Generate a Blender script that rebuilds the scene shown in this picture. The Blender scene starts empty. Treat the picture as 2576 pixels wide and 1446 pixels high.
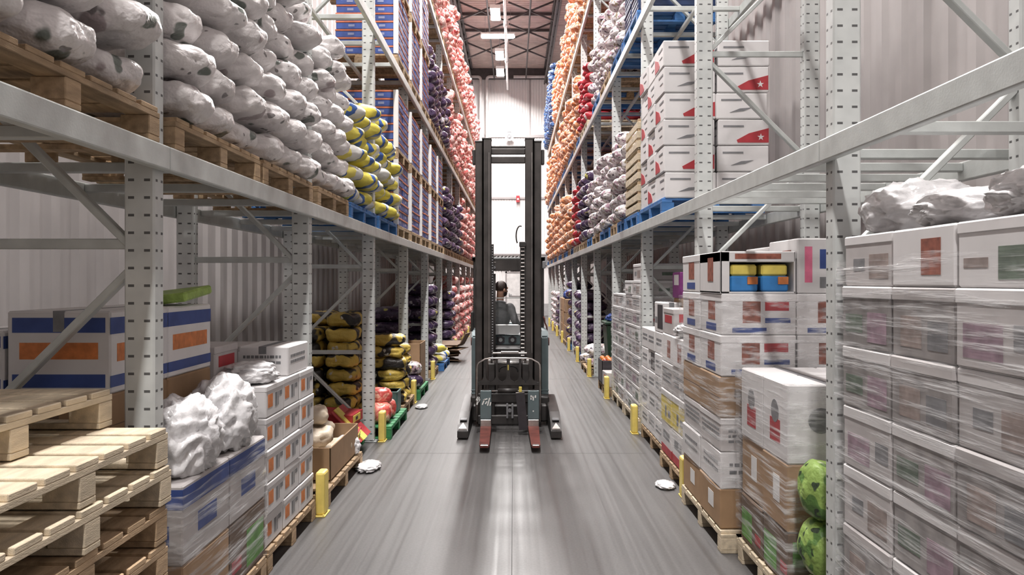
import bpy, bmesh, math, random
from mathutils import Vector, Matrix, noise, Euler
random.seed(7)
PI = math.pi
SC = bpy.context.scene
COL = SC.collection

# ------------------------------------------------------------------ camera
F_PX = 2042.0
CAM_H = 1.76
cam_data = bpy.data.cameras.new('camera')
cam = bpy.data.objects.new('camera', cam_data)
COL.objects.link(cam)
cam.location = (0, 0, CAM_H)
cam.rotation_euler = (PI / 2, 0, 0)
cam_data.sensor_width = 36.0
cam_data.lens = F_PX / 2576.0 * 36.0
cam_data.shift_x = -4.0 / 2576.0
cam_data.shift_y = -16.0 / 2576.0
cam_data.clip_start = 0.05
cam_data.clip_end = 200
SC.camera = cam

# ------------------------------------------------------------------ world, exposure
world = bpy.data.worlds.new('ambient_fill')
SC.world = world
world.use_nodes = True
wbg = world.node_tree.nodes['Background']
wbg.inputs[0].default_value = (0.93, 0.95, 1.0, 1)
wbg.inputs[1].default_value = 0.16  # even pale fill, added to lift the shade in the hall
SC.view_settings.view_transform = 'Standard'
SC.view_settings.look = 'None'
SC.view_settings.gamma = 1.0
SC.view_settings.use_curve_mapping = False
SC.view_settings.exposure = 0.25
SC.cycles.max_bounces = 6
SC.cycles.diffuse_bounces = 3
SC.cycles.glossy_bounces = 3
SC.cycles.transparent_max_bounces = 12
SC.cycles.caustics_reflective = False
SC.cycles.caustics_refractive = False
LAMP_W = 480.0          # watts of each ceiling lamp

# the hall's main numbers (metres)
BAY = 2.81
PL = [3.30 + BAY * k for k in range(-1, 12)]       # post positions along the aisle, left row
PL[1] = 3.50
PR = [3.80 + 2.79 * k for k in range(-1, 12)]      # right row
LV_L = [2.34, 4.54, 6.79]
LV_R = [2.42, 4.78, 7.13]
XL, XR = -1.50, 1.45                              # front faces of the shelf beams
DEPTH = 1.05
Y_END, Z_CEIL = 41.3, 12.5
ROOM_L, ROOM_R, Y_BACK = -3.6, 3.6, -12.0

ORD = ['zeroth', 'first', 'second', 'third', 'fourth', 'fifth', 'sixth', 'seventh', 'eighth', 'ninth', 'tenth', 'eleventh', 'twelfth',
       'thirteenth', 'fourteenth', 'fifteenth', 'sixteenth', 'seventeenth', 'eighteenth', 'nineteenth', 'twentieth',
       'twenty-first', 'twenty-second', 'twenty-third', 'twenty-fourth', 'twenty-fifth', 'twenty-sixth', 'twenty-seventh', 'twenty-eighth']

# ------------------------------------------------------------------ helpers
class B:
    """collects shapes into one mesh"""
    def __init__(s):
        s.bm = bmesh.new()
    def _fin(s, verts, m, rot, loc, smooth=False):
        if rot is not None:
            R = Euler(rot).to_matrix() if not isinstance(rot, Matrix) else rot
            for v in verts: v.co = R @ v.co
        if loc is not None:
            l = Vector(loc)
            for v in verts: v.co += l
        fs = set()
        for v in verts:
            for f in v.link_faces: fs.add(f)
        for f in fs:
            f.material_index = m; f.smooth = smooth
        return fs
    def box(s, c, d, bev=0.0, m=0, rot=None, seg=1, smooth=False):
        r = bmesh.ops.create_cube(s.bm, size=1.0)
        vs = r['verts']
        for v in vs: v.co = Vector((v.co.x * d[0], v.co.y * d[1], v.co.z * d[2]))
        if bev > 0:
            es = list({e for v in vs for e in v.link_edges})
            rr = bmesh.ops.bevel(s.bm, geom=es, offset=min(bev, 0.49 * min(d)), segments=seg, affect='EDGES', profile=0.5)
            vs = list({v for f in rr['faces'] for v in f.verts} | {v for v in vs if v.is_valid})
        s._fin(vs, m, rot, c, smooth)
        return s
    def b2(s, x0, x1, y0, y1, z0, z1, bev=0.0, m=0, seg=1):
        return s.box(((x0 + x1) / 2, (y0 + y1) / 2, (z0 + z1) / 2), (abs(x1 - x0), abs(y1 - y0), abs(z1 - z0)), bev, m, None, seg)
    def cyl(s, p0, p1, r0, r1=None, seg=12, m=0, smooth=True):
        p0, p1 = Vector(p0), Vector(p1)
        r1 = r0 if r1 is None else r1
        d = p1 - p0
        r = bmesh.ops.create_cone(s.bm, cap_ends=True, segments=seg, radius1=max(r0, 1e-4), radius2=max(r1, 1e-4), depth=d.length)
        q = Vector((0, 0, 1)).rotation_difference(d.normalized()).to_matrix()
        fs = s._fin(r['verts'], m, q, (p0 + p1) / 2, smooth)
        for f in fs:
            if len(f.verts) > 4: f.smooth = False
        return s
    def bar(s, p0, p1, w, h, m=0, bev=0.0, up=(0, 0, 1)):
        p0, p1 = Vector(p0), Vector(p1)
        d = (p1 - p0); L = d.length; d.normalize()
        u = Vector(up)
        if abs(d.dot(u)) > .98: u = Vector((0, 1, 0))
        x = d.cross(u).normalized(); z = x.cross(d).normalized()
        R = Matrix((x, d, z)).transposed()
        return s.box((p0 + p1) / 2, (w, L, h), bev, m, R)
    def tube(s, pts, r, seg=8, m=0):
        pts = [Vector(p) for p in pts]
        rings = []
        nrm = None
        for i, p in enumerate(pts):
            t = (pts[min(i + 1, len(pts) - 1)] - pts[max(i - 1, 0)]).normalized()
            if nrm is None:
                a = Vector((0, 0, 1)) if abs(t.z) < .9 else Vector((1, 0, 0))
                nrm = (a - t * a.dot(t)).normalized()
            else:
                nrm = (nrm - t * nrm.dot(t)).normalized()
            bn = t.cross(nrm)
            rings.append([s.bm.verts.new(p + (nrm * math.cos(2 * PI * k / seg) + bn * math.sin(2 * PI * k / seg)) * r) for k in range(seg)])
        for a, b in zip(rings, rings[1:]):
            for k in range(seg):
                f = s.bm.faces.new((a[k], a[(k + 1) % seg], b[(k + 1) % seg], b[k])); f.material_index = m; f.smooth = True
        for rg in (rings[0][::-1], rings[-1]):
            f = s.bm.faces.new(rg); f.material_index = m
        return s
    def prism(s, poly, axis, a0, a1, m=0):
        """poly: 2D outline; axis 'x','y','z' extrusion axis between a0 and a1"""
        def mk(u, v, a):
            return {'x': (a, u, v), 'y': (u, a, v), 'z': (u, v, a)}[axis]
        A = [s.bm.verts.new(mk(u, v, a0)) for u, v in poly]
        Bv = [s.bm.verts.new(mk(u, v, a1)) for u, v in poly]
        n = len(poly)
        fs = [s.bm.faces.new(A[::-1]), s.bm.faces.new(Bv)]
        for i in range(n):
            fs.append(s.bm.faces.new((A[i], A[(i + 1) % n], Bv[(i + 1) % n], Bv[i])))
        for f in fs: f.material_index = m
        bmesh.ops.recalc_face_normals(s.bm, faces=fs)
        return s
    def quad(s, a, b, c, d, m=0):
        f = s.bm.faces.new([s.bm.verts.new(p) for p in (a, b, c, d)]); f.material_index = m
        return s
    def ell(s, c, r, m=0, u=16, v=10, rot=None):
        q = bmesh.ops.create_uvsphere(s.bm, u_segments=u, v_segments=v, radius=1.0)
        for w in q['verts']: w.co = Vector((w.co.x * r[0], w.co.y * r[1], w.co.z * r[2]))
        s._fin(q['verts'], m, rot, c, True)
        return s
    def mesh(s, name, mats):
        me = bpy.data.meshes.new(name)
        s.bm.normal_update()
        s.bm.to_mesh(me); s.bm.free()
        for m in mats: me.materials.append(m)
        return me
    def obj(s, name, mats, parent=None, loc=None, rotz=0):
        if not isinstance(mats, (list, tuple)): mats = [mats]
        return put(s.mesh(name, mats), name, parent, loc, rotz)

def put(me, name, parent=None, loc=None, rotz=0):
    o = bpy.data.objects.new(name, me); COL.objects.link(o)
    if loc is not None: o.location = loc
    if rotz: o.rotation_euler = (0, 0, rotz)
    if parent is not None: o.parent = parent
    return o

def tag(o, label, cat, group=None, kind=None):
    o['label'] = label; o['category'] = cat
    if group: o['group'] = group
    if kind: o['kind'] = kind
    return o

def thing(name, label, cat, loc=(0, 0, 0), rotz=0, group=None):
    o = bpy.data.objects.new(name, None); COL.objects.link(o)
    o.location = loc; o.rotation_euler = (0, 0, rotz)
    o.empty_display_size = .1
    return tag(o, label, cat, group)

def struct(o):
    o['kind'] = 'structure'
    return o

# ------------------------------------------------------------------ materials
def new_mat(name):
    m = bpy.data.materials.new(name); m.use_nodes = True
    nt = m.node_tree
    return m, nt, nt.nodes['Principled BSDF']

def N(nt, t, **kw):
    n = nt.nodes.new(t)
    for k, v in kw.items(): setattr(n, k, v)
    return n

def mixcol(nt, fac, a, b, blend='MIX'):
    n = N(nt, 'ShaderNodeMix', data_type='RGBA', blend_type=blend)
    for sock, v in ((n.inputs[0], fac), (n.inputs[6], a), (n.inputs[7], b)):
        if hasattr(v, 'is_output') or hasattr(v, 'links'): nt.links.new(v, sock)
        elif isinstance(v, (int, float)): sock.default_value = v
        else: sock.default_value = (v[0], v[1], v[2], 1)
    return n.outputs[2]

def math_n(nt, op, a, b=None, c=None):
    n = N(nt, 'ShaderNodeMath', operation=op)
    for i, v in enumerate((a, b, c)):
        if v is None: continue
        if isinstance(v, (int, float)): n.inputs[i].default_value = v
        else: nt.links.new(v, n.inputs[i])
    return n.outputs[0]

def ramp(nt, fac, stops, interp='LINEAR'):
    n = N(nt, 'ShaderNodeValToRGB')
    n.color_ramp.interpolation = interp
    e = n.color_ramp.elements
    while len(e) < len(stops): e.new(.5)
    for q, (p, c) in zip(e, stops):
        q.position = p; q.color = (c[0], c[1], c[2], 1) if not isinstance(c, (int, float)) else (c, c, c, 1)
    nt.links.new(fac, n.inputs[0])
    return n.outputs[0]

def pmat(name, c, rough=.6, metal=0.0, var=.12, ns=6.0, rnd=0.0, bump=0.0, bs=60.0, stretch=None, emit=None, estr=0, spec=.5, coat=0.0, hue=0.0):
    m, nt, p = new_mat(name)
    tc = N(nt, 'ShaderNodeTexCoord')
    co = tc.outputs['Object']
    if stretch:
        mp = N(nt, 'ShaderNodeMapping'); mp.inputs['Scale'].default_value = stretch
        nt.links.new(co, mp.inputs[0]); co = mp.outputs[0]
    nz = N(nt, 'ShaderNodeTexNoise'); nz.inputs['Scale'].default_value = ns; nz.inputs['Detail'].default_value = 4
    nt.links.new(co, nz.inputs[0])
    lo = [x * (1 - var) for x in c]; hi = [min(1, x * (1 + var)) for x in c]
    col = ramp(nt, nz.outputs[0], [(.3, lo), (.7, hi)])
    if rnd or hue:
        oi = N(nt, 'ShaderNodeObjectInfo')
        h = N(nt, 'ShaderNodeHueSaturation')
        nt.links.new(math_n(nt, 'MULTIPLY_ADD', oi.outputs['Random'], 2 * rnd, 1 - rnd), h.inputs['Value'])
        if hue: nt.links.new(math_n(nt, 'MULTIPLY_ADD', oi.outputs['Random'], 2 * hue, .5 - hue), h.inputs['Hue'])
        nt.links.new(col, h.inputs['Color']); col = h.outputs[0]
    nt.links.new(col, p.inputs['Base Color'])
    p.inputs['Roughness'].default_value = rough
    p.inputs['Metallic'].default_value = metal
    p.inputs['Specular IOR Level'].default_value = spec
    p.inputs['Coat Weight'].default_value = coat
    if bump:
        bz = N(nt, 'ShaderNodeTexNoise'); bz.inputs['Scale'].default_value = bs; bz.inputs['Detail'].default_value = 3
        nt.links.new(co, bz.inputs[0])
        b = N(nt, 'ShaderNodeBump'); b.inputs['Strength'].default_value = bump; b.inputs['Distance'].default_value = .01
        nt.links.new(bz.outputs[0], b.inputs['Height']); nt.links.new(b.outputs[0], p.inputs['Normal'])
    if emit:
        p.inputs['Emission Color'].default_value = (*emit, 1); p.inputs['Emission Strength'].default_value = estr
    return m

M = {}
M['steel'] = pmat('galvanised_steel', (.55, .575, .56), .42, .12, .10, 9, 0, .05, 120)
M['steel_dark'] = pmat('dull_steel', (.30, .31, .31), .5, .35, .12, 9)
M['wood'] = pmat('pallet_wood', (.44, .31, .19), .85, 0, .3, 5, .14, .3, 60, (6, 1.2, 6))
M['wood_pale'] = pmat('pale_wood', (.62, .52, .38), .8, 0, .22, 5, .10, .3, 60, (6, 1.2, 6))
M['pal_blue'] = pmat('blue_pallet_paint', (.045, .16, .40), .6, 0, .25, 7, .1, .2, 60)
M['pal_green'] = pmat('green_pallet_paint', (.03, .20, .075), .6, 0, .25, 7, .1, .2, 60)
M['yellow'] = pmat('yellow_paint', (.84, .66, .17), .5, 0, .10, 12)
M['black'] = pmat('black_paint', (.036, .032, .031), .45, .1, .3, 10)
M['mast'] = pmat('mast_black', (.058, .050, .047), .42, .25, .35, 5)
M['rubber'] = pmat('rubber', (.02, .02, .02), .8)
M['teal'] = pmat('teal_grey_paint', (.125, .165, .175), .42, .1, .12, 6)
M['worn'] = pmat('worn_steel', (.42, .38, .36), .35, .7, .35, 9)
M['chrome'] = pmat('bright_steel', (.72, .71, .70), .25, .8, .1, 9)
M['rust'] = pmat('red_worn_paint', (.16, .045, .035), .5, .3, .4, 8)
M['white'] = pmat('white_paint', (.80, .79, .77), .55, 0, .05, 6)
M['paper'] = pmat('white_paper', (.80, .79, .78), .7, 0, .05, 6)
M['carton'] = pmat('brown_cardboard', (.36, .225, .125), .8, 0, .12, 5, .10, .06, 60)
M['carton_dk'] = pmat('dark_cardboard', (.16, .105, .07), .8, 0, .15, 5, .10)
M['wcart'] = pmat('white_cardboard', (.72, .70, .70), .55, 0, .05, 5, .06)
M['gcart'] = pmat('greyish_cardboard', (.50, .47, .465), .6, 0, .10, 5, .10)
M['p_red'] = pmat('red_print', (.42, .035, .045), .55, 0, .15, 12)
M['p_org'] = pmat('orange_print', (.62, .20, .06), .55, 0, .25, 20)
M['p_brn'] = pmat('reddish_brown_print', (.28, .09, .06), .55, 0, .4, 26)
M['p_blu'] = pmat('blue_print', (.04, .075, .26), .55, 0, .15, 12)
M['p_sky'] = pmat('sky_blue_print', (.04, .22, .55), .5, 0, .15, 12)
M['p_gry'] = pmat('grey_print', (.20, .20, .21), .55, 0, .2, 14)
M['p_blk'] = pmat('black_print', (.035, .03, .035), .5, 0, .2, 12)
M['p_grn'] = pmat('green_print', (.11, .30, .05), .55, 0, .25, 12)
M['lime'] = pmat('lime_green_plastic', (.30, .44, .10), .5, 0, .35, 14, 0, .8, 40)
M['p_yel'] = pmat('yellow_print', (.72, .58, .12), .55, 0, .15, 12)
M['p_pur'] = pmat('purple_print', (.22, .04, .20), .55, 0, .25, 12)
M['p_dull'] = pmat('dull_brown_print', (.30, .24, .22), .55, 0, .3, 16)
M['p_dgr'] = pmat('dull_green_print', (.13, .17, .13), .55, 0, .3, 16)
M['p_mau'] = pmat('mauve_print', (.32, .22, .27), .55, 0, .3, 16)
M['p_pnk'] = pmat('pink_print', (.75, .18, .30), .55, 0, .15, 12)

def slotted():
    m, nt, p = new_mat('slotted_galvanised_post')
    tc = N(nt, 'ShaderNodeTexCoord'); sp = N(nt, 'ShaderNodeSeparateXYZ')
    nt.links.new(tc.outputs['Object'], sp.inputs[0])
    fz = math_n(nt, 'FRACT', math_n(nt, 'MULTIPLY', sp.outputs[2], 1 / .075))
    zz = math_n(nt, 'LESS_THAN', fz, .15)
    def near(o, c, w):
        return math_n(nt, 'LESS_THAN', math_n(nt, 'ABSOLUTE', math_n(nt, 'SUBTRACT', math_n(nt, 'ABSOLUTE', o), c)), w)
    s = math_n(nt, 'MAXIMUM', near(sp.outputs[0], .034, .013), near(sp.outputs[1], .025, .010))
    k = math_n(nt, 'MULTIPLY', zz, s)
    nz = N(nt, 'ShaderNodeTexNoise'); nz.inputs['Scale'].default_value = 9
    nt.links.new(tc.outputs['Object'], nz.inputs[0])
    base = ramp(nt, nz.outputs[0], [(.3, (.56, .58, .57)), (.7, (.68, .70, .685))])
    nt.links.new(mixcol(nt, k, base, (.11, .11, .11)), p.inputs['Base Color'])
    p.inputs['Roughness'].default_value = .45; p.inputs['Metallic'].default_value = .1
    return m
M['post'] = slotted()

def floor_mat():
    m, nt, p = new_mat('polished_concrete')
    tc = N(nt, 'ShaderNodeTexCoord')
    n1 = N(nt, 'ShaderNodeTexNoise'); n1.inputs['Scale'].default_value = .9; n1.inputs['Detail'].default_value = 6
    n2 = N(nt, 'ShaderNodeTexNoise'); n2.inputs['Scale'].default_value = 60; n2.inputs['Detail'].default_value = 3
    mp = N(nt, 'ShaderNodeMapping'); mp.inputs['Scale'].default_value = (22, .22, 1)
    n3 = N(nt, 'ShaderNodeTexNoise'); n3.inputs['Scale'].default_value = 1.0; n3.inputs['Detail'].default_value = 5
    nt.links.new(tc.outputs['Object'], n1.inputs[0]); nt.links.new(tc.outputs['Object'], n2.inputs[0])
    nt.links.new(tc.outputs['Object'], mp.inputs[0]); nt.links.new(mp.outputs[0], n3.inputs[0])
    a = ramp(nt, n1.outputs[0], [(.3, (.052, .049, .049)), (.7, (.085, .081, .080))])
    a = mixcol(nt, .35, a, ramp(nt, n2.outputs[0], [(.35, (.075, .072, .071)), (.65, (.15, .144, .142))]))
    a = mixcol(nt, .22, a, ramp(nt, n3.outputs[0], [(.30, (.065, .062, .061)), (.75, (.17, .163, .161))]))
    nt.links.new(a, p.inputs['Base Color'])
    r = ramp(nt, n3.outputs[0], [(.3, .34), (.7, .52)])
    nt.links.new(r, p.inputs['Roughness']); p.inputs['Specular IOR Level'].default_value = .40
    b = N(nt, 'ShaderNodeBump'); b.inputs['Strength'].default_value = .06; b.inputs['Distance'].default_value = .01
    nt.links.new(n1.outputs[0], b.inputs['Height']); nt.links.new(b.outputs[0], p.inputs['Normal'])
    return m

# ------------------------------------------------------------------ lamps
M['lamp'] = pmat('lamp_diffuser', (.9, .9, .9), .5, emit=(1.0, .975, .95), estr=22)
LAMP_N = [0]
def lamp(x, y, z, turned, label):
    t = thing('ceiling_lamp', label, 'lamp', (x, y, z), PI / 2 if turned else 0, 'ceiling lamps over the aisle')
    h = B().b2(-.17, .17, -.66, .66, .02, .10, .015)
    h.b2(-.19, .19, -.68, -.64, -.03, .10, .004).b2(-.19, .19, .64, .68, -.03, .10, .004)
    h.obj('housing', M['white'], t)
    B().box((0, 0, -.02), (.34, 1.27, .08), .03, 0, None, 3).obj('diffuser', M['lamp'], t)
    for q in (-.5, .5): B().cyl((0, q, .1), (0, q, Z_CEIL - z), .006, seg=6).obj('hanger', M['steel_dark'], t)
    L = bpy.data.lights.new('lamp_light', 'AREA'); L.shape = 'RECTANGLE'; L.size = .34; L.size_y = 1.28
    L.energy = LAMP_W; L.color = (1.0, .965, .94)
    o = bpy.data.objects.new('lamp_light', L); COL.objects.link(o); o.parent = t; o.location = (0, 0, -.07)
LAMPS = [37.6, 34.8, 32.1, 29.4, 26.4, 23.4, 20.4, 17.4, 14.4, 11.4, 8.4, 5.4, -3.6, -6.6, -9.6]
for i, y in enumerate(LAMPS):
    turned = (i == 2)
    x = {0: -.62, 1: -.60, 2: -.62, 3: -.66}.get(i, -.45)
    z = 11.45
    if turned:
        lab = 'bright ceiling lamp set crosswise to the aisle, between lengthwise ones'
    elif i == 0:
        lab = 'bright lengthwise ceiling lamp hanging closest to the end wall'
    elif i == 1:
        lab = 'bright lengthwise ceiling lamp just beyond the crosswise lamp, second from end wall'
    else:
        lab = 'lengthwise ceiling lamp above the aisle, ' + ORD[i + 1] + ' lamp from the end wall'
    lamp(x, y, z, turned, lab)

# ------------------------------------------------------------------ shell
M['floor'] = floor_mat()
fl = B().b2(ROOM_L - .2, ROOM_R + .2, Y_BACK, Y_END + .2, -.1, 0).obj('floor', M['floor']); struct(fl)
M['seam'] = pmat('floor_joint_filler', (.07, .067, .066), .7)
sm = B().b2(-.014, -.008, 1.0, 40, -.001, .0012).obj('trim_1', M['seam']); struct(sm)
for k, y in enumerate((3.9, 8.3, 14.6, 20.9, 27.2, 33.5)):
    struct(B().b2(-1.4, 1.35, y, y + .006, -.001, .0012).obj('trim_%d' % (k + 2), M['seam']))

def panel_wall(name, mat, p0, p1, z0, z1, pitch, dep, nrm, thick=.1):
    """ribbed sheet wall from p0 to p1 (xy) with trapezoid ribs standing out along nrm"""
    p0, p1, nrm = Vector((*p0, 0)), Vector((*p1, 0)), Vector((*nrm, 0))
    d = (p1 - p0); L = d.length; d.normalize()
    prof = []
    n = int(L / pitch)
    for i in range(n):
        s = i * pitch
        prof += [(s, 0), (s + pitch * .50, 0), (s + pitch * .60, dep), (s + pitch * .90, dep)]
    prof.append((L, 0))
    prof += [(L, -thick), (0, -thick)]
    b = B()
    A = [b.bm.verts.new(p0 + d * s + nrm * o + Vector((0, 0, z0))) for s, o in prof]
    C = [b.bm.verts.new(p0 + d * s + nrm * o + Vector((0, 0, z1))) for s, o in prof]
    fs = []
    for i in range(len(prof)):
        j = (i + 1) % len(prof)
        fs.append(b.bm.faces.new((A[i], A[j], C[j], C[i])))
    bmesh.ops.recalc_face_normals(b.bm, faces=fs)
    return struct(b.obj(name, mat))
M['wall_side'] = pmat('grey_wall_sheet', (.40, .37, .365), .6, 0, .08, 2)
M['wall_end'] = pmat('white_wall_sheet', (.82, .795, .79), .5, 0, .03, 2)
M['tan'] = pmat('ceiling_deck_sheet', (.52, .42, .385), .65, 0, .15, 3)
M['joist'] = pmat('dark_joist_steel', (.075, .065, .065), .55, .2, .2, 6)

panel_wall('wall_left', M['wall_side'], (ROOM_L, Y_BACK), (ROOM_L, Y_END), 0, Z_CEIL, .40, .045, (1, 0))
panel_wall('wall_right', M['wall_side'], (ROOM_R, Y_BACK), (ROOM_R, Y_END), 0, Z_CEIL, .40, .045, (-1, 0))
panel_wall('wall_end', M['wall_end'], (ROOM_L, Y_END), (ROOM_R, Y_END), 0, Z_CEIL, .14, .028, (0, -1))
# corrugated roof deck, ribs run across the aisle
def deck():
    b = B(); prof = []
    y = Y_BACK
    while y < Y_END:
        prof += [(y, 0), (y + .09, 0), (y + .12, .04), (y + .18, .04)]
        y += .21
    prof += [(Y_END, 0), (Y_END, .12), (Y_BACK, .12)]
    A = [b.bm.verts.new((ROOM_L - .2, y, Z_CEIL + o)) for y, o in prof]
    C = [b.bm.verts.new((ROOM_R + .2, y, Z_CEIL + o)) for y, o in prof]
    fs = [b.bm.faces.new((A[i], A[(i + 1) % len(prof)], C[(i + 1) % len(prof)], C[i])) for i in range(len(prof))]
    bmesh.ops.recalc_face_normals(b.bm, faces=fs)
    return struct(b.obj('ceiling', M['tan']))
deck()
struct(B().b2(ROOM_L, ROOM_R, Y_END - .35, Y_END - .05, 12.0, Z_CEIL - .02).obj('trim_12', M['joist']))
# wall girts seen as horizontal rails
M['rail'] = pmat('wall_rail_grey', (.36, .33, .33), .5, .1, .1, 3)
for k, (z, h) in enumerate(((9.12, .13), (5.98, .11), (3.12, .06))):
    struct(B().b2(-2.6, 2.6, Y_END - .10, Y_END - .03, z - h / 2, z + h / 2, .006).obj('trim_%d' % (20 + k), M['rail']))
struct(B().b2(.80, .86, Y_END - .05, Y_END - .028, 3.2, 12.0).obj('trim_24', M['rail']))
struct(B().b2(-1.5, 1.9, Y_END - .06, Y_END - .03, 0, .62, .004).obj('baseboard_end', pmat('grey_wall_base', (.42, .41, .41), .6)))

def joist(x, label):
    t = thing('roof_joist', label, 'roof joist', (x, 0, 0), 0)
    z1, z0 = Z_CEIL - .02, Z_CEIL - .82
    y0, y1 = Y_BACK + .2, Y_END - .37
    for n, z in (('top_chord', z1 - .04), ('bottom_chord', z0 + .03)):
        b = B().b2(-.10, -.03, y0, y1, z - .04, z + .04, .004).b2(.03, .10, y0, y1, z - .04, z + .04, .004)
        b.b2(-.031, .031, y0, y1, z + .02, z + .03)
        b.obj(n, M['joist'], t)
    b = B(); y = y0 + .1; up = True
    while y < y1 - .8:
        b.bar((0, y, z0 + .03 if up else z1 - .04), (0, y + .7, z1 - .04 if up else z0 + .03), .035, .035)
        y += .7; up = not up
    b.obj('lattice_web', M['joist'], t)
joist(-2.15, 'dark open-web roof joist running above the left rack')
joist(1.62, 'dark open-web roof joist running above the right rack')
JZ0, JZ1 = Z_CEIL - .80, Z_CEIL - .10
k = 0
for y in (22.0, 25.0, 28.0, 30.9, 33.5, 36.2):
    k += 1
    t = thing('cross_bracing', 'dark crossed roof brace between the two joists, ' + ORD[7 - k] + ' from the end wall', 'roof brace', (0, y, 0), 0, 'roof braces between the joists')
    for (a, c) in ((-2.05, -.35), (-.20, 1.52)):
        B().bar((a, 0, JZ0), (c, 0, JZ1), .06, .06).obj('brace', M['joist'], t)
        B().bar((a, .07, JZ1), (c, .07, JZ0), .06, .06).obj('brace', M['joist'], t)
for i, y in enumerate((23.5, 26.5, 29.95, 32.4, 34.5)):
    tag(B().b2(-2.05, 1.52, y - .04, y + .04, Z_CEIL - .14, Z_CEIL - .03).obj('roof_purlin', M['joist']),
        'thin dark crossbar under the roof deck, ' + ORD[5 - i] + ' from the end wall', 'roof purlin', 'purlins under the roof deck')
for x, w in ((-.97, 'on the downpipes side'), (.62, 'on the alarm side')):
    tag(B().cyl((x, 14, 11.92), (x, Y_END - .4, 11.92), .035, seg=8).obj('ceiling_pipe', M['joist']), 'thin dark pipe under the roof, ' + w, 'pipe')
t = thing('busbar_duct', 'silver busbar duct running along the ceiling beside the lamps', 'cable duct', (-.30, 0, 11.30))
B().b2(-.05, .05, 8, 40.2, -.08, .08, .01).obj('duct', pmat('duct_silver', (.62, .60, .60), .3, .6), t)
for y in range(10, 40, 5):
    B().b2(-.075, .075, y, y + .18, -.10, .10, .01).obj('joint_box', M['steel'], t)
for y in range(12, 40, 5):
    B().cyl((0, y, .1), (0, y, Z_CEIL - 11.30), .008, seg=6).obj('hanger', M['steel_dark'], t)

# end wall fittings
def downpipe(x, x2, label):
    z = 12.05
    r = .075
    pts = [(x2, Y_END - .42, z)]
    for q in range(7):
        a = q / 6 * PI / 2
        sgn = 1 if x2 > x else -1
        pts.append((x + sgn * (.14 - .14 * math.sin(a)), Y_END - .42, z - .14 + .14 * math.cos(a)))
    pts.append((x, Y_END - .42, .05))
    tag(B().tube(pts, r, 10).obj('downpipe', pmat('pipe_pale', (.66, .61, .60), .4, .1)), label, 'pipe')
downpipe(-1.66, -3.3, 'pale downpipe on end wall that bends away toward the left rack')
downpipe(-1.34, -.45, 'pale downpipe on end wall, bending toward the lamps')
tag(B().tube([(.0, Y_END - .42, 12.05), (3.2, Y_END - .42, 12.05)], .075, 10).obj('ceiling_pipe', pmat('pipe_pale2', (.62, .57, .56), .4, .1)),
    'pale horizontal pipe along the top of the end wall', 'pipe')
t = thing('horn_loudspeaker', 'round white horn loudspeaker on the end wall above the mast', 'loudspeaker', (-.22, Y_END - .10, 9.02))
b = B(); prev = None
b.cyl((0, -.05, 0), (0, -.38, 0), .07, .21, seg=24); b.obj('horn', M['white'], t)
B().cyl((0, -.385, 0), (0, -.395, 0), .12, seg=20).obj('throat', M['p_gry'], t)
B().cyl((0, -.39, 0), (0, -.44, 0), .05, seg=14).obj('centre_cone', M['white'], t)
B().b2(-.10, .10, -.06, 0, .15, .32, .01).b2(-.04, .04, -.12, -.02, -.02, .2).obj('bracket', M['p_gry'], t)
t = thing('fire_alarm', 'small red alarm box on the end wall rail', 'alarm', (.22, Y_END - .11, 5.95))
B().b2(-.09, .09, -.12, 0, -.20, .14, .01).obj('body', M['p_red'], t)
B().cyl((0, -.12, -.04), (0, -.14, -.04), .05, seg=14).obj('strobe', M['white'], t)
# door
d = B().b2(-.34, .60, Y_END - .10, Y_END - .05, .10, 2.16, .004).obj('door_1', pmat('door_white', (.70, .68, .67), .5)); struct(d)
struct(B().b2(-.42, -.34, Y_END - .12, Y_END - .04, 0, 2.25).b2(.60, .68, Y_END - .12, Y_END - .04, 0, 2.25).b2(-.42, .68, Y_END - .12, Y_END - .04, 2.17, 2.25).obj('door_frame', M['rail'], d))
B().b2(-.24, -.20, Y_END - .15, Y_END - .10, 1.0, 1.15, .004).b2(-.24, -.08, Y_END - .16, Y_END - .14, 1.06, 1.09, .004).obj('door_handle', M['steel_dark'], d)
B().b2(-.20, .46, Y_END - .13, Y_END - .10, .98, 1.03, .003).obj('push_bar', M['rail'], d)
struct(B().b2(-1.5, -.42, Y_END - .05, Y_END - .03, 2.30, 2.36).obj('trim_25', M['rail']))
t = thing('exit_sign', 'lit pink-red exit sign on end wall above the door', 'sign', (.05, Y_END - .09, 2.55))
B().b2(-.22, .30, -.06, 0, -.22, .22, .008).obj('housing', M['white'], t)
M['exit'] = pmat('exit_glow', (.8, .05, .2), .4, emit=(1.0, .12, .35), estr=2.0)
# letters E X I T as raised bars on the face
def letters(t, txt, x0, z0, w, h, y, mat, gap=.3, name='lettering', th=.008):
    S = {'E': [((0, 0), (0, 1)), ((0, 0), (1, 0)), ((0, .5), (.8, .5)), ((0, 1), (1, 1))], 'X': [((0, 0), (1, 1)), ((0, 1), (1, 0))],
         'I': [((.5, 0), (.5, 1))], 'T': [((.5, 0), (.5, 1)), ((0, 1), (1, 1))]}
    b = B()
    for i, ch in enumerate(txt):
        for (a, c) in S[ch]:
            ox = x0 + i * w * (1 + gap)
            b.bar((ox + a[0] * w, y, z0 + a[1] * h), (ox + c[0] * w, y, z0 + c[1] * h), w * .22, th, up=(0, 1, 0))
    b.obj(name, mat, t)
letters(t, 'EXIT', -.16, -.10, .075, .22, -.065, M['exit'])
B().b2(-.24, .32, -.07, .0, -.27, -.23, .004).obj('lower_edge', M['rail'], t)
t = thing('junction_box', 'small grey junction box beside the exit sign', 'junction box', (-.32, Y_END - .08, 2.38))
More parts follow.
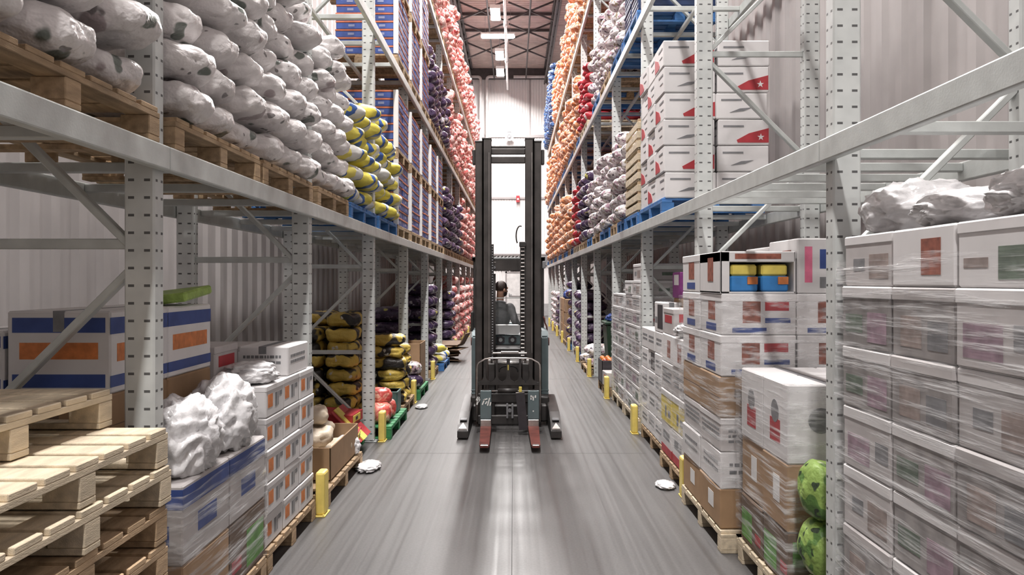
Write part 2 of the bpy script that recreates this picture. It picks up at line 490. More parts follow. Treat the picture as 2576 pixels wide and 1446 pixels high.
B().b2(-.09, .09, -.06, 0, -.07, .09, .006).obj('box_body', M['rail'], t)
B().tube([(-.06, -.03, -.07), (-.06, -.03, -.02), (-.25, -.03, .02), (-.30, -.03, -.15)], .012, 6).obj('conduit', M['rail'], t)
tag(B().b2(1.38, 1.72, Y_END - .14, Y_END - .04, 2.55, 3.0, .01).obj('wall_vent', M['p_gry']), 'dark vent box on the end wall beside the right rack end', 'vent')
# ------------------------------------------------------------------ pallet racks
def FX(side, d):
    return XL - d if side < 0 else XR + d
POSTS = {-1: PL, 1: PR}
LEVELS = {-1: LV_L, 1: LV_R}
def span(side, d0, d1):
    a, b = FX(side, d0), FX(side, d1)
    return min(a, b), max(a, b)

def rack(side):
    nm = 'left' if side < 0 else 'right'
    ps, lv = POSTS[side], LEVELS[side]
    top = lv[2] + .32
    root = thing('pallet_rack', 'long grey steel pallet rack lining the ' + nm + ' side of the aisle', 'pallet rack', (0, 0, 0))
    x0, x1 = span(side, .028, .158)
    w, dpt = .13, .095
    def post_mesh():
        b = B()
        b.b2(-w / 2, w / 2, -dpt / 2, dpt / 2, 0, top, .008)
        return b.mesh('post', [M['post']])
    pm = post_mesh()
    foot = B().b2(-.10, .10, -.075, .075, 0, .012, .003).cyl((-.06, .05, .01), (-.06, .05, .03), .012, seg=6).cyl((.06, -.05, .01), (.06, -.05, .03), .012, seg=6).mesh('base_plate', [M['steel_dark']])
    xf, xr = FX(side, .093), FX(side, DEPTH - .093)
    for y in ps:
        fr = bpy.data.objects.new('upright_frame', None); COL.objects.link(fr); fr.parent = root; fr.location = (0, y, 0)
        for x in (xf, xr):
            put(pm, 'post', fr, (x, 0, .01)); put(foot, 'base_plate', fr, (x, 0, 0))
        seq = [.15, 1.0, 1.86, 2.72, 3.58, 4.44, 5.30, 6.16, 7.0]
        for i, (a, c) in enumerate(zip(seq, seq[1:])):
            if c > top: break
            p, q = (xf, xr) if i % 2 == 0 else (xr, xf)
            B().bar((p, 0, a), (q, 0, c), .032, .055, 0, .004, up=(0, 1, 0)).obj('diagonal_brace', M['steel'], fr)
        for z in (.12, .98, 1.92, 3.6, 5.3, 7.0):
            if z < top:
                B().bar((xf, 0, z), (xr, 0, z), .032, .045, 0, .004).obj('horizontal_brace', M['steel'], fr)
    # beams: front and back on three levels, one per bay
    bh = .105
    def beam_mesh(L):
        b = B(); b.b2(-.0225, .0225, 0, L, -bh, 0, .007, 0, 2)
        return b.mesh('shelf_beam', [M['steel']])
    Lb = ps[1] - ps[0]
    BM = [beam_mesh(c - a) for a, c in zip(ps, ps[1:])]
    conn = B().b2(-.004, .004, -.07, .07, -.17, .035, .003).mesh('beam_connector', [M['steel']])
    xb, xbr = FX(side, .0022), FX(side, DEPTH - .0022)
    for li, z in enumerate(lv):
        for k in range(len(ps) - 1):
            if li > 0 and k < 1: continue
            if li == 2 and k < 3: continue
            put(BM[k], 'shelf_beam', root, (xb, ps[k], z)); put(BM[k], 'shelf_beam', root, (xbr, ps[k], z))
    # support bars between front and back beams on the two lower levels
    for li in (0, 1, 2):
        a, c = sorted((FX(side, .024), FX(side, DEPTH - .024)))
        sb = B().b2(a, c, -.03, .03, -.055, -.008, .004).mesh('support_bar', [M['steel']])
        rng = range(0, 10) if li == 0 else range(2, 9) if li == 1 else range(4, 9)
        for k in rng:
            n = 6 if (side > 0 and li == 0 and k in (1,)) else 3
            for q in range(n):
                put(sb, 'support_bar', root, (0, ps[k] + (ps[k + 1] - ps[k]) * (q + .5) / n, lv[li]))
    xm0, xm1 = span(side, .50, .54)
    for k in range(1, 7):
        B().b2(xm0, xm1, ps[k], ps[k + 1], lv[1] - .10, lv[1] - .058, .004).obj('support_rail', M['steel'], root)
    return root
rack(-1); rack(1)

# yellow guards bolted to the floor at every aisle-side post
g = B(); g.b2(-.035, .035, -.075, .075, 0, .32, .018, 0, 2)
GUARD = [g.mesh('guard_plate', [M['yellow']])]
gf = B().b2(-.037, .042, -.09, .09, 0, .012, .003).cyl((.03, -.082, .01), (.03, -.082, .02), .008, seg=6).mesh('foot_plate', [M['yellow']])
for side in (-1, 1):
    ps = POSTS[side]
    near = 1
    for k in range(2, len(ps) - 1):
        x = FX(side, -.054)
        i = k - 1
        lab = 'yellow post guard at the foot of the ' + ORD[i] + (' left' if side < 0 else ' right') + ' rack post counting from the camera'
        t = thing('post_guard', lab, 'post guard', (x, ps[k] + .02, 0), 0, 'yellow post guards along the aisle')
        put(GUARD[0], 'guard_plate', t, (0, 0, .012)); put(gf, 'foot_plate', t)
# ------------------------------------------------------------------ load builders
def onion_mat(name, stops, net, rough=.42, scale=13.0):
    m, nt, p = new_mat(name)
    tc = N(nt, 'ShaderNodeTexCoord')
    oi = N(nt, 'ShaderNodeObjectInfo')
    add = N(nt, 'ShaderNodeVectorMath', operation='ADD')
    nt.links.new(tc.outputs['Object'], add.inputs[0])
    cmb = N(nt, 'ShaderNodeCombineXYZ')
    nt.links.new(math_n(nt, 'MULTIPLY', oi.outputs['Random'], 30.0), cmb.inputs[0])
    nt.links.new(cmb.outputs[0], add.inputs[1])
    v = N(nt, 'ShaderNodeTexVoronoi'); v.inputs['Scale'].default_value = scale
    nt.links.new(add.outputs[0], v.inputs['Vector'])
    sep = N(nt, 'ShaderNodeSeparateColor'); nt.links.new(v.outputs['Color'], sep.inputs[0])
    col = ramp(nt, sep.outputs[0], stops)
    # the net's coarse threads over the skins
    w = N(nt, 'ShaderNodeTexWave', wave_type='BANDS', bands_direction='DIAGONAL'); w.inputs['Scale'].default_value = 9; w.inputs['Distortion'].default_value = 2
    nt.links.new(add.outputs[0], w.inputs[0])
    k = math_n(nt, 'LESS_THAN', w.outputs['Fac'], .16)
    col = mixcol(nt, math_n(nt, 'MULTIPLY', k, .7), col, net)
    h = N(nt, 'ShaderNodeHueSaturation'); nt.links.new(math_n(nt, 'MULTIPLY_ADD', oi.outputs['Random'], .35, .85), h.inputs['Value'])
    nt.links.new(col, h.inputs['Color'])
    nt.links.new(h.outputs[0], p.inputs['Base Color'])
    p.inputs['Roughness'].default_value = rough
    return m

def patch_mat(name, base, patches, rough=.5, var=.08, rnd=.08, bump=.35):
    """sack cloth with printed patches: patches = [(noise scale, threshold, colour, offset)]"""
    m, nt, p = new_mat(name)
    tc = N(nt, 'ShaderNodeTexCoord'); oi = N(nt, 'ShaderNodeObjectInfo')
    cmb = N(nt, 'ShaderNodeCombineXYZ'); nt.links.new(math_n(nt, 'MULTIPLY', oi.outputs['Random'], 50.0), cmb.inputs[1])
    add = N(nt, 'ShaderNodeVectorMath', operation='ADD'); nt.links.new(tc.outputs['Object'], add.inputs[0]); nt.links.new(cmb.outputs[0], add.inputs[1])
    nz = N(nt, 'ShaderNodeTexNoise'); nz.inputs['Scale'].default_value = 7; nt.links.new(add.outputs[0], nz.inputs[0])
    col = ramp(nt, nz.outputs[0], [(.3, [x * (1 - var) for x in base]), (.7, [min(1, x * (1 + var)) for x in base])])
    for sc_, th, c, off in patches:
        q = N(nt, 'ShaderNodeTexNoise'); q.inputs['Scale'].default_value = sc_; q.inputs['Detail'].default_value = 1.0
        a2 = N(nt, 'ShaderNodeVectorMath', operation='ADD'); nt.links.new(add.outputs[0], a2.inputs[0]); a2.inputs[1].default_value = (off, off * 2.3, off * .7)
        nt.links.new(a2.outputs[0], q.inputs[0])
        col = mixcol(nt, ramp(nt, q.outputs[0], [(th, 0.0), (th + .03, 1.0)]), col, c)
    h = N(nt, 'ShaderNodeHueSaturation'); nt.links.new(math_n(nt, 'MULTIPLY_ADD', oi.outputs['Random'], 2 * rnd, 1 - rnd), h.inputs['Value'])
    nt.links.new(col, h.inputs['Color']); nt.links.new(h.outputs[0], p.inputs['Base Color'])
    p.inputs['Roughness'].default_value = rough
    bz = N(nt, 'ShaderNodeTexNoise'); bz.inputs['Scale'].default_value = 26; nt.links.new(add.outputs[0], bz.inputs[0])
    b = N(nt, 'ShaderNodeBump'); b.inputs['Strength'].default_value = bump; b.inputs['Distance'].default_value = .012
    nt.links.new(bz.outputs[0], b.inputs['Height']); nt.links.new(b.outputs[0], p.inputs['Normal'])
    return m

def stripe_mat(name, stops, scale, axis=1, rough=.45, rnd=.08, wob=.25):
    """bands printed across the sack: colour steps along one object axis"""
    m, nt, p = new_mat(name)
    tc = N(nt, 'ShaderNodeTexCoord'); oi = N(nt, 'ShaderNodeObjectInfo')
    sp = N(nt, 'ShaderNodeSeparateXYZ'); nt.links.new(tc.outputs['Object'], sp.inputs[0])
    nz = N(nt, 'ShaderNodeTexNoise'); nz.inputs['Scale'].default_value = 5; nt.links.new(tc.outputs['Object'], nz.inputs[0])
    v = math_n(nt, 'ADD', math_n(nt, 'MULTIPLY', sp.outputs[axis], scale), oi.outputs['Random'])
    v = math_n(nt, 'ADD', v, math_n(nt, 'MULTIPLY', nz.outputs[0], wob))
    v = math_n(nt, 'FRACT', v)
    col = ramp(nt, v, stops, 'CONSTANT')
    h = N(nt, 'ShaderNodeHueSaturation'); nt.links.new(math_n(nt, 'MULTIPLY_ADD', oi.outputs['Random'], 2 * rnd, 1 - rnd), h.inputs['Value'])
    nt.links.new(col, h.inputs['Color']); nt.links.new(h.outputs[0], p.inputs['Base Color'])
    p.inputs['Roughness'].default_value = rough
    bz = N(nt, 'ShaderNodeTexNoise'); bz.inputs['Scale'].default_value = 30; nt.links.new(tc.outputs['Object'], bz.inputs[0])
    b = N(nt, 'ShaderNodeBump'); b.inputs['Strength'].default_value = .3; b.inputs['Distance'].default_value = .012
    nt.links.new(bz.outputs[0], b.inputs['Height']); nt.links.new(b.outputs[0], p.inputs['Normal'])
    return m

M['s_white'] = patch_mat('white_sack_cloth', (.80, .765, .76), [(6, .66, (.16, .18, .16), 3.1), (5, .66, (.42, .36, .365), 9.7), (13, .70, (.24, .22, .22), 5.0)], rough=.32, bump=.9)
M['s_garlic'] = patch_mat('white_net_sack', (.78, .73, .73), [(15, .56, (.46, .30, .36), 1.1), (12, .60, (.36, .29, .20), 5.2), (19, .62, (.07, .05, .07), 8.0)], bump=.9, rough=.35)
M['s_red'] = onion_mat('red_onion_net', [(0, (.28, .04, .05)), (.25, (.52, .13, .13)), (.5, (.70, .36, .33)), (.75, (.80, .58, .54)), (1, (.86, .76, .73))], (.46, .12, .12))  # palest cells imitate highlights, darkest ones the gaps between onions
M['s_orange'] = onion_mat('yellow_onion_net', [(0, (.36, .10, .04)), (.25, (.60, .22, .07)), (.5, (.72, .40, .22)), (.75, (.80, .58, .46)), (1, (.84, .73, .66))], (.52, .18, .08))  # near-white cells stand in for highlights, deep orange ones for gaps
M['s_pur'] = patch_mat('purple_cabbage_sack', (.060, .038, .082), [(9, .58, (.17, .12, .20), 2.0), (6, .66, (.55, .52, .56), 7.3), (5, .68, (.55, .52, .16), 4.4), (16, .62, (.02, .012, .03), 1.2)], rough=.28, bump=.8)
M['s_scar'] = patch_mat('scarlet_sack', (.42, .03, .045), [(5, .66, (.70, .58, .58), 2.2)], rnd=.1)
M['s_bn'] = onion_mat('blue_net_sack', [(0, (.006, .018, .075)), (.45, (.010, .05, .15)), (.8, (.022, .085, .22)), (1, (.26, .34, .44))], (.05, .12, .34), .4, 16)
M['s_yb'] = stripe_mat('yellow_blue_white_sack', [(0, (.70, .60, .10)), (.36, (.05, .12, .38)), (.50, (.72, .62, .14)), (.66, (.70, .69, .66)), (.93, (.05, .12, .36))], 2.1, 1)
M['s_coal'] = patch_mat('yellow_black_sack', (.60, .43, .09), [(4.2, .49, (.03, .026, .024), 4.0), (9, .69, (.62, .60, .52), 1.5)], rnd=.12, bump=.8)
M['s_redbag'] = onion_mat('small_red_net', [(0, (.40, .05, .04)), (.5, (.62, .12, .10)), (.85, (.70, .26, .20)), (1, (.74, .60, .42))], (.55, .06, .06), .35, 11)
M['s_cream'] = patch_mat('cream_sack', (.62, .52, .40), [(6, .66, (.36, .28, .19), 2.0)])

def sack_mesh(name, dims, mat, lump=0.0, cell=.075, nu=14, nv=9, seed=0, wr=.02, p=3.2, ears=False):
    """a filled sack: rounded pillow body with creases (and bulging round contents if lump)"""
    rnd = random.Random(seed)
    b = B(); bm = b.bm
    r = bmesh.ops.create_cube(bm, size=2.0)
    bmesh.ops.subdivide_edges(bm, edges=bm.edges[:], cuts=nu if lump else nv, use_grid_fill=True)
    dx, dy, dz = [d / 2 for d in dims]
    off = Vector((rnd.uniform(-40, 40), rnd.uniform(-40, 40), rnd.uniform(-40, 40)))
    for v in bm.verts:
        c = v.co
        n = (abs(c.x) ** p + abs(c.y) ** p + abs(c.z) ** p) ** (1 / p)
        q = c / n
        # flatten the ends a little, keep the belly round
        taper = 1 - .28 * abs(q.x) ** 5
        pos = Vector((q.x * dx, q.y * dy * taper, q.z * dz * (1 - .18 * abs(q.y) ** 4) * (1 - .30 * abs(q.x) ** 6)))
        nrm = Vector((q.x / dx, q.y / dy, q.z / dz)).normalized()
        w = noise.noise(pos * 9 + off) * wr + noise.noise(pos * 22 + off) * wr * .45
        if lump:
            d = noise.voronoi(pos / cell + off, distance_metric='DISTANCE')[0]
            w = w * .6 + lump * (math.sqrt(max(0, 1 - min(1, d[0]) ** 2)) - .75)
        v.co = pos + nrm * w
    for f in bm.faces: f.smooth = True
    return b.mesh(name, [mat])

SK = {}
SKD = {}
def sacks_of(key, name, dims, mat, n=4, **kw):
    SK[key] = [sack_mesh(name, dims, mat, seed=hash_(key) + i * 17, **kw) for i in range(n)]
    ext = [[max(v.co[a] for v in m.vertices) - min(v.co[a] for v in m.vertices) for a in range(3)] for m in SK[key]]
    SKD[key] = [max(e[a] for e in ext) for a in range(3)]
def hash_(s):
    return sum(ord(c) * (i + 3) for i, c in enumerate(s))
sacks_of('white', 'white_sack', (.62, .43, .205), M['s_white'], 6, lump=.016, cell=.115, wr=.045, nu=17, p=4)
sacks_of('garlic', 'garlic_sack', (.60, .42, .24), M['s_garlic'], 4, lump=.022, cell=.07, wr=.03)
sacks_of('red', 'red_onion_sack', (.66, .455, .275), M['s_red'], 5, lump=.046, cell=.088)
sacks_of('orange', 'yellow_onion_sack', (.66, .455, .275), M['s_orange'], 5, lump=.046, cell=.088)
sacks_of('purple', 'purple_cabbage_sack', (.66, .455, .25), M['s_pur'], 4, lump=.03, cell=.13)
sacks_of('scarlet', 'scarlet_sack', (.62, .445, .22), M['s_scar'], 3, wr=.02)
sacks_of('blue', 'blue_net_sack', (.62, .455, .25), M['s_bn'], 3, lump=.03, cell=.07)
sacks_of('yb', 'striped_sack', (.62, .44, .205), M['s_yb'], 4, wr=.026)
sacks_of('coal', 'yellow_sack', (.40, .62, .165), M['s_coal'], 5, wr=.026, p=5, nv=12)
sacks_of('coaly', 'yellow_sack', (.60, .42, .165), M['s_coal'], 4, wr=.026, p=5, nv=12)
sacks_of('redbag', 'onion_bag', (.40, .42, .28), M['s_redbag'], 2, lump=.040, cell=.095)
M['s_lime'] = patch_mat('lime_net_cloth', (.27, .40, .10), [(9, .56, (.10, .20, .05), 1.0), (14, .62, (.03, .05, .025), 4.0), (6, .66, (.55, .60, .40), 7.0)], bump=.8)
sacks_of('lime', 'green_bag', (.40, .30, .27), M['s_lime'], 3, lump=.02, cell=.09, wr=.03)
sacks_of('cream', 'cream_sack', (.34, .46, .17), M['s_cream'], 3, wr=.035)

# pallets ----------------------------------------------------------
def pallet_meshes(mat, L, D, name):
    """L along the aisle (y), D into the rack (x); origin at the centre of the underside"""
    top = B()
    n = 7
    for i in range(n):
        y = -L / 2 + (i + .5) * L / n
        top.b2(-D / 2, D / 2, y - L / n * .40, y + L / n * .40, .122, .144, .003)
    st = B()
    for y in (-L / 2 + .05, 0, L / 2 - .05):
        st.b2(-D / 2, D / 2, y - .045, y + .045, .1, .1225, 0)
    bl = B()
    bl.b2(-.06, .06, -.05, .05, .022, .1, .004)
    bt = B().b2(-D / 2, D / 2, -.05, .05, 0, .022, .003)
    st2 = B()
    for x in (-D / 2 + .05, 0, D / 2 - .05):
        st2.b2(x - .05, x + .05, -L / 2, L / 2, .1, .1225, .002)
    return dict(deck=top.mesh('deck_planks', [mat]), stringer=st2.mesh('stringer_planks', [mat]), block=bl.mesh('block', [mat]), base=bt.mesh('base_plank', [mat]), L=L, D=D)
PM = {}
def pallet(x, y, z, col, L, D, label, group=None, parts=True, rot=0.0):
    key = (col, L, D)
    if key not in PM:
        PM[key] = pallet_meshes(M[col], L, D, 'pallet')
    pm = PM[key]
    t = thing('pallet', label, 'pallet', (x, y, z), rot, group)
    put(pm['deck'], 'deck_planks', t); put(pm['stringer'], 'stringer_planks', t)
    for by in (-L / 2 + .05, 0, L / 2 - .05): put(pm['base'], 'base_plank', t, (0, by, 0))
    for bx in (-D / 2 + .06, 0, D / 2 - .06):
        for by in (-L / 2 + .05, 0, L / 2 - .05):
            put(pm['block'], 'block', t, (bx, by, 0))
    return t
PAL_H = .149
RACK_N = {-1: 'left rack', 1: 'right rack'}
SHELF = ['floor', 'first shelf', 'second shelf', 'third shelf']
LVZ = {-1: [0.0] + LV_L, 1: [0.0] + LV_R}

def shelf_pallet(side, lv, y0, y1, col, what, d0=-.01, D=1.0):
    x = (FX(side, d0) + FX(side, d0 + D)) / 2
    lab = '%s pallet under %s on the %s\'s %s' % ({'wood': 'wooden', 'wood_pale': 'pale wooden', 'pal_blue': 'blue', 'pal_green': 'green'}[col], what, RACK_N[side], SHELF[lv])
    return pallet(x, (y0 + y1) / 2, LVZ[side][lv] + .003, col, round(y1 - y0, 2), D, lab)

def sack_at(key, name, x, y, z, label, cat, group, rz=0.0, tilt=0.0, sc=1.0, rnd=random):
    me = rnd.choice(SK[key])
    o = bpy.data.objects.new(name, me); COL.objects.link(o)
    o.location = (x, y, z); o.rotation_euler = (tilt, rnd.uniform(-.02, .02), rz + (PI if rnd.random() < .5 else 0))
    o.scale = (sc, sc, sc) if isinstance(sc, (int, float)) else sc
    return tag(o, label, cat, group)

def sack_wall(key, name, side, z0, y0, ncol, w, rows, rowh, dep, labf, cat, group, d0=0.0, seed=1, jag=1, end_face=0, jy=.015, jx=.03):
    """a wall of sacks seen from the aisle: ncol columns along the aisle, rows upward. end_face: further sacks into the rack on the near end"""
    R = random.Random(seed)
    out = []
    for c in range(ncol):
        top = rows - (R.randint(0, jag) if jag else 0)
        for r in range(top):
            for e in range(1 + (end_face if c == 0 else 0)):
                d = d0 + dep / 2 + e * (dep * .98) + R.uniform(-jx, jx) * (0 if e else 1)
                o = sack_at(key, name, FX(side, d), y0 + (c + .5) * w + R.uniform(-.006, .006), z0 + rowh * (r + .5) + R.uniform(-.003, .003),
                            labf(c, r, e), cat, group, R.uniform(-.045, .045), R.uniform(-.025, .025), (R.uniform(.96, 1.02), w / SKD[key][1] * R.uniform(.965, 1.0), rowh / SKD[key][2] * R.uniform(1.0, 1.04)), R)
                out.append(o)
    return out

# crates -----------------------------------------------------------
M['crate'] = pmat('blue_crate_plastic', (.045, .085, .30), .5, 0, .2, 10, .15)
M['crate_rim'] = pmat('orange_red_crate_rim', (.58, .17, .085), .5, 0, .2, 10, .12)
M['crate_lbl'] = pmat('pale_crate_label', (.26, .29, .46), .6, 0, .1, 10, .1)
def crate_mesh():
    b = B()
    w, d, h = .575, .38, .105
    b.b2(-d / 2, d / 2, -w / 2, w / 2, 0, h - .022, .006, 0)
    b.b2(-d / 2 - .004, d / 2 + .004, -w / 2 - .004, w / 2 + .004, h - .0225, h, .004, 1)
    for s in (-1, 1):
        b.b2(s * d / 2 - .002, s * d / 2 + .002, -.07, .05, .03, .06, 0, 2)
        b.b2(-.05, .03, s * w / 2 - .002, s * w / 2 + .002, .03, .06, 0, 2)
    return b.mesh('produce_crate', [M['crate'], M['crate_rim'], M['crate_lbl']])
CRATE = crate_mesh()
def crate_stack(side, z0, y0, cols, rows, lab, seed, deep_first=0):
    R = random.Random(seed)
    for c in range(cols):
        for r in range(rows):
            for e in range(1 + (deep_first if c == 0 else 0)):
                o = put(CRATE, 'produce_crate', None, (FX(side, .20 + .4 * e) + R.uniform(-.006, .006), y0 + (c + .5) * .60 + R.uniform(-.006, .006), z0 + r * .1055))
                o.rotation_euler = (0, 0, (PI if R.random() < .5 else 0) + R.uniform(-.012, .012))
                tag(o, lab(c, r, e), 'crate', 'blue produce crates on the left rack')
def corner_board(side, y, z0, h, lab):
    x = FX(side, -.008)
    s = 1 if side < 0 else -1
    b = B().b2(-.005, .005, -.028, .028, 0, h, .002).b2(-s * .05 - .005, 0, -.030, -.024, 0, h, .002)
    tag(b.obj('corner_board', M['paper'], None, (x, y, z0)), lab, 'corner board', 'white corner boards on the crate loads')

# ------------------------------------------------------------------ upper shelves, left rack
Z1, Z2, Z3 = LV_L
def slot(side, bay, k, n=3):
    """start and width of slot k of n in a bay, clear of the posts"""
    a, b = POSTS[side][bay] + .065, POSTS[side][bay + 1] - .065
    w = (b - a) / n
    return a + k * w + .01, w - .02
# first shelf: white sacks, a stretch per bay
first = 0
WC = 0
for bi, (y0, n, w) in enumerate(((2.06, 3, .44), (3.57, 6, .412), (6.18, 3, .39))):
    base = WC
    sack_wall('white', 'white_sack', -1, Z1 + PAL_H, y0, n, w, 7, .187, .60,
              lambda c, r, e, base=base: 'white sack, left rack first shelf, %s layer up, %s column from the near end' % (ORD[r + 1], ORD[base + c + 1]),
              'sack', 'white sacks on the left rack', d0=-.05, seed=3 + bi, jag=1, jx=.05)
    WC += n
for i, (a, c) in enumerate(((2.08, 3.42), (3.58, 4.78), (4.84, 6.03), (6.19, 7.34))):
    shelf_pallet(-1, 1, a, c, 'wood', 'the %s of the white sack loads' % ORD[i + 1])
for bi, y0 in enumerate((7.44, 9.0)):
    sack_wall('yb', 'striped_sack', -1, Z1 + PAL_H, y0, 3, .465, 6, .190, .60,
          lambda c, r, e: 'yellow, blue and white sack, %s load on left first shelf, %s layer, %s column' % ('farther' if bi else 'nearer', ORD[r + 1], ORD[c + 1]),
          'sack', 'yellow and blue striped sacks', d0=-.06, seed=5 + bi, jag=1, jx=.05, end_face=0)
    shelf_pallet(-1, 1, y0, y0 + 1.39, 'pal_blue', 'the %s striped sacks' % ('farther' if bi else 'nearer'))
# blue crates, two pallet loads high
def crates_level(lv, z, ys, rows2):
    for p_, ya in enumerate(ys):
        for s_ in range(2):
            zz = z + .003 + s_ * (PAL_H + .1055 * 8)
            what = ('upper' if s_ else 'lower') + ' blue crate load %s from the near end' % ORD[p_ + 1]
            what2 = '%s %s blue crate load' % (ORD[p_ + 1], 'upper' if s_ else 'lower')
            x = (FX(-1, -.01) + FX(-1, .99)) / 2
            pallet(x, ya + .61, zz, 'wood', 1.22, 1.0, 'wooden pallet under the %s, left rack %s' % (what2, SHELF[lv]))
            crate_stack(-1, zz + PAL_H, ya + .01, 2, 8 if s_ == 0 else rows2,
                        lambda c, r, e, s_=s_, p_=p_: 'blue crate, %s, %s load %s, %s row, %s' % (SHELF[lv], 'upper' if s_ else 'lower', ORD[p_ + 1], ORD[r + 1],
                            ('near side' if c == 0 else 'far side') if e == 0 else 'behind the edge'), 17 + p_ + lv * 9 + s_, 1 if p_ == 0 else 0)
            for q, yy in enumerate((ya + .035,)):
                corner_board(-1, yy, zz + PAL_H, .1055 * (8 if s_ == 0 else rows2), 'white corner board on near edge of %s %s crate load, %s' % (ORD[p_ + 1], 'upper' if s_ else 'lower', SHELF[lv]))
crates_level(1, Z1, (10.44, 11.82, 13.16, 14.64, 15.97), 7)
crates_level(2, Z2, (10.44, 11.82, 13.16), 8)
# purple cabbage sacks
def purple(side, lv, slots_, rows, seed):
    for p_, (bay, k) in enumerate(slots_):
        ya, w = slot(side, bay, k)
        z = LVZ[side][lv]
        shelf_pallet(side, lv, ya, ya + w, 'wood', 'the %s purple cabbage load' % ORD[p_ + 1])
        sack_wall('purple', 'purple_cabbage_sack', side, z + PAL_H, ya, 2, w / 2, rows, .232, .64,
                  lambda c, r, e: 'purple cabbage sack, %s %s, %s load, %s layer, %s column' % (RACK_N[side], SHELF[lv], ORD[p_ + 1], ORD[r + 1], 'far' if c else 'near'),
                  'sack', 'purple cabbage sacks', d0=-.06, seed=seed + p_, jag=1, jx=.05)
purple(-1, 1, [(6, 0), (6, 1), (6, 2), (7, 0), (7, 1), (7, 2)], 6, 60)
purple(-1, 2, [(5, 0), (5, 1), (5, 2), (6, 0)], 6, 70)

# onions: single sacks as long as they show large, the far ones as one heap per shelf
ON_COUNT = {'red': 0, 'orange': 0}
def onions(key, side, lv, slots_, rows, y_split, seed, d0=-.07):
    nm = {'red': 'red_onion_sack', 'orange': 'yellow_onion_sack'}[key]
    word = {'red': 'pink-red onion sack', 'orange': 'orange-brown onion sack'}[key]
    z = LVZ[side][lv]
    rest = []
    for p_, (bay, k) in enumerate(slots_):
        ya, w = slot(side, bay, k)
        col = 'pal_blue' if (side > 0 and lv < 3 and p_ % 3 != 1) else 'wood'
        if lv: shelf_pallet(side, lv, ya, ya + w, col, 'the %s onion load' % ORD[p_ + 1])
        else: pallet((FX(side, 0) + FX(side, 1.0)) / 2, ya + w / 2, 0, 'wood', round(w, 2), 1.0, 'wooden pallet on the floor under the %s onion load of the %s' % (ORD[p_ + 1], RACK_N[side]))
        rr = rows + ((p_ * 7 + seed) % 3 - 1)
        os_ = sack_wall(key, nm, side, z + PAL_H, ya, 2, w / 2, rr, .252, .64,
                  lambda c, r, e: '%s, %s %s, %s load, %s layer, %s column' % (word, RACK_N[side], SHELF[lv], ORD[p_ + 1], ORD[r + 1], 'far' if c else 'near'),
                  'onion sack', word + 's on the racks', d0=d0, seed=seed + p_, jag=1, jx=.06)
        if ya > y_split: rest += os_
        else: ON_COUNT[key] += len(os_)
    if rest:
        b = bmesh.new()
        for o in rest:
            me = o.data.copy()
            me.transform(Matrix.LocRotScale(o.location, o.rotation_euler, o.scale))
            b.from_mesh(me); bpy.data.meshes.remove(me)
            bpy.data.objects.remove(o)
        me = bpy.data.meshes.new('far_onion_sacks'); b.to_mesh(me); b.free()
        me.materials.append(M['s_' + key])
        o = bpy.data.objects.new('far_onion_sacks', me); COL.objects.link(o)
        tag(o, 'small distant %ss filling the far end of the %s, %s' % (word, RACK_N[side], SHELF[lv]), 'onion sacks', None, 'stuff')
def bays(a, b, skip=()):
    return [(i, k) for i in range(a, b + 1) for k in range(3) if (i, k) not in skip]
onions('red', -1, 1, bays(8, 11), 6, 27.6, 100)
onions('red', -1, 2, bays(6, 11, [(6, 0)]), 6, 24.5, 130)
onions('red', -1, 3, bays(5, 11), 6, 22.6, 170)

# ------------------------------------------------------------------ upper shelves, right rack
W1, W2, W3 = LV_R
# white cartons with red corner print
def red_carton(red=True):
    L, D, H = .462, .50, .254
    b = B().b2(-D / 2, D / 2, -L / 2, L / 2, 0, H - .004, .010, 0)
    e = .0015
    # red lower corner with a pale star, on the long and the short faces
    for s in (-1, 1):
        x = s * (D / 2 + e)
        y0, y1 = (.03, L / 2 - .012)
        if red: b.prism([(y0 - .05, .025), (y1, .025), (y1, .165), (y0 + .02, .115), (y0 - .06, .05)], 'x', x - e, x + e, 1)
        b.b2(x - e, x + e, -L / 2 + .05, .02, .175, .192, 0, 2)
        b.b2(x - e, x + e, -L / 2 + .06, -.04, .10, .108, 0, 2)
        y = s * (L / 2 + e)
        if red: b.prism([(-.06, .025), (D / 2 - .008, .025), (D / 2 - .008, .165), (.05, .115), (-.07, .05)], 'y', y - e, y + e, 1)
        b.b2(-D / 2 + .05, .0, y - e, y + e, .175, .192, 0, 2)
        st = []
        for k in range(10):
            rr = .036 if k % 2 == 0 else .014
            st.append((.165 + rr * math.sin(k * PI / 5), .078 + rr * math.cos(k * PI / 5)))
        if red: b.prism(st, 'y', y - 2 * e, y + 2 * e, 0)
        else: b.prism([(-.12, .06), (.02, .075), (.10, .11), (-.02, .10)], 'y', y - e, y + e, 2)
    b.b2(-D / 2 + .01, D / 2 - .01, -.02, .02, H - .004, H, 0, 0)
    return b.mesh('white_carton', [M['wcart'], M['p_red'], M['p_gry']])
RC = [red_carton(False), red_carton(True)]
for r in range(6):
    for c in range(3):
        for e in range(2):
            if c and e: continue
            R = random.Random(r * 9 + c * 5 + e)
            o = put(RC[(r + c + e) % 2], 'white_carton', None, (FX(1, .26 + .52 * e) + R.uniform(-.012, .012), 7.88 + .237 + c * .474, W1 + PAL_H + r * .256))
            o.rotation_euler = (0, 0, R.uniform(-.02, .02))
            tag(o, 'white carton %s, right rack first shelf, %s layer up, %s' % ('with red corner' if (r + c + e) % 2 else 'without red', ORD[r + 1], ('%s from near end' % ORD[c + 1]) if e == 0 else 'deeper column'),
                'carton', 'white cartons with red corners')
shelf_pallet(1, 1, 7.88, 9.30, 'pal_blue', 'the white and red cartons')
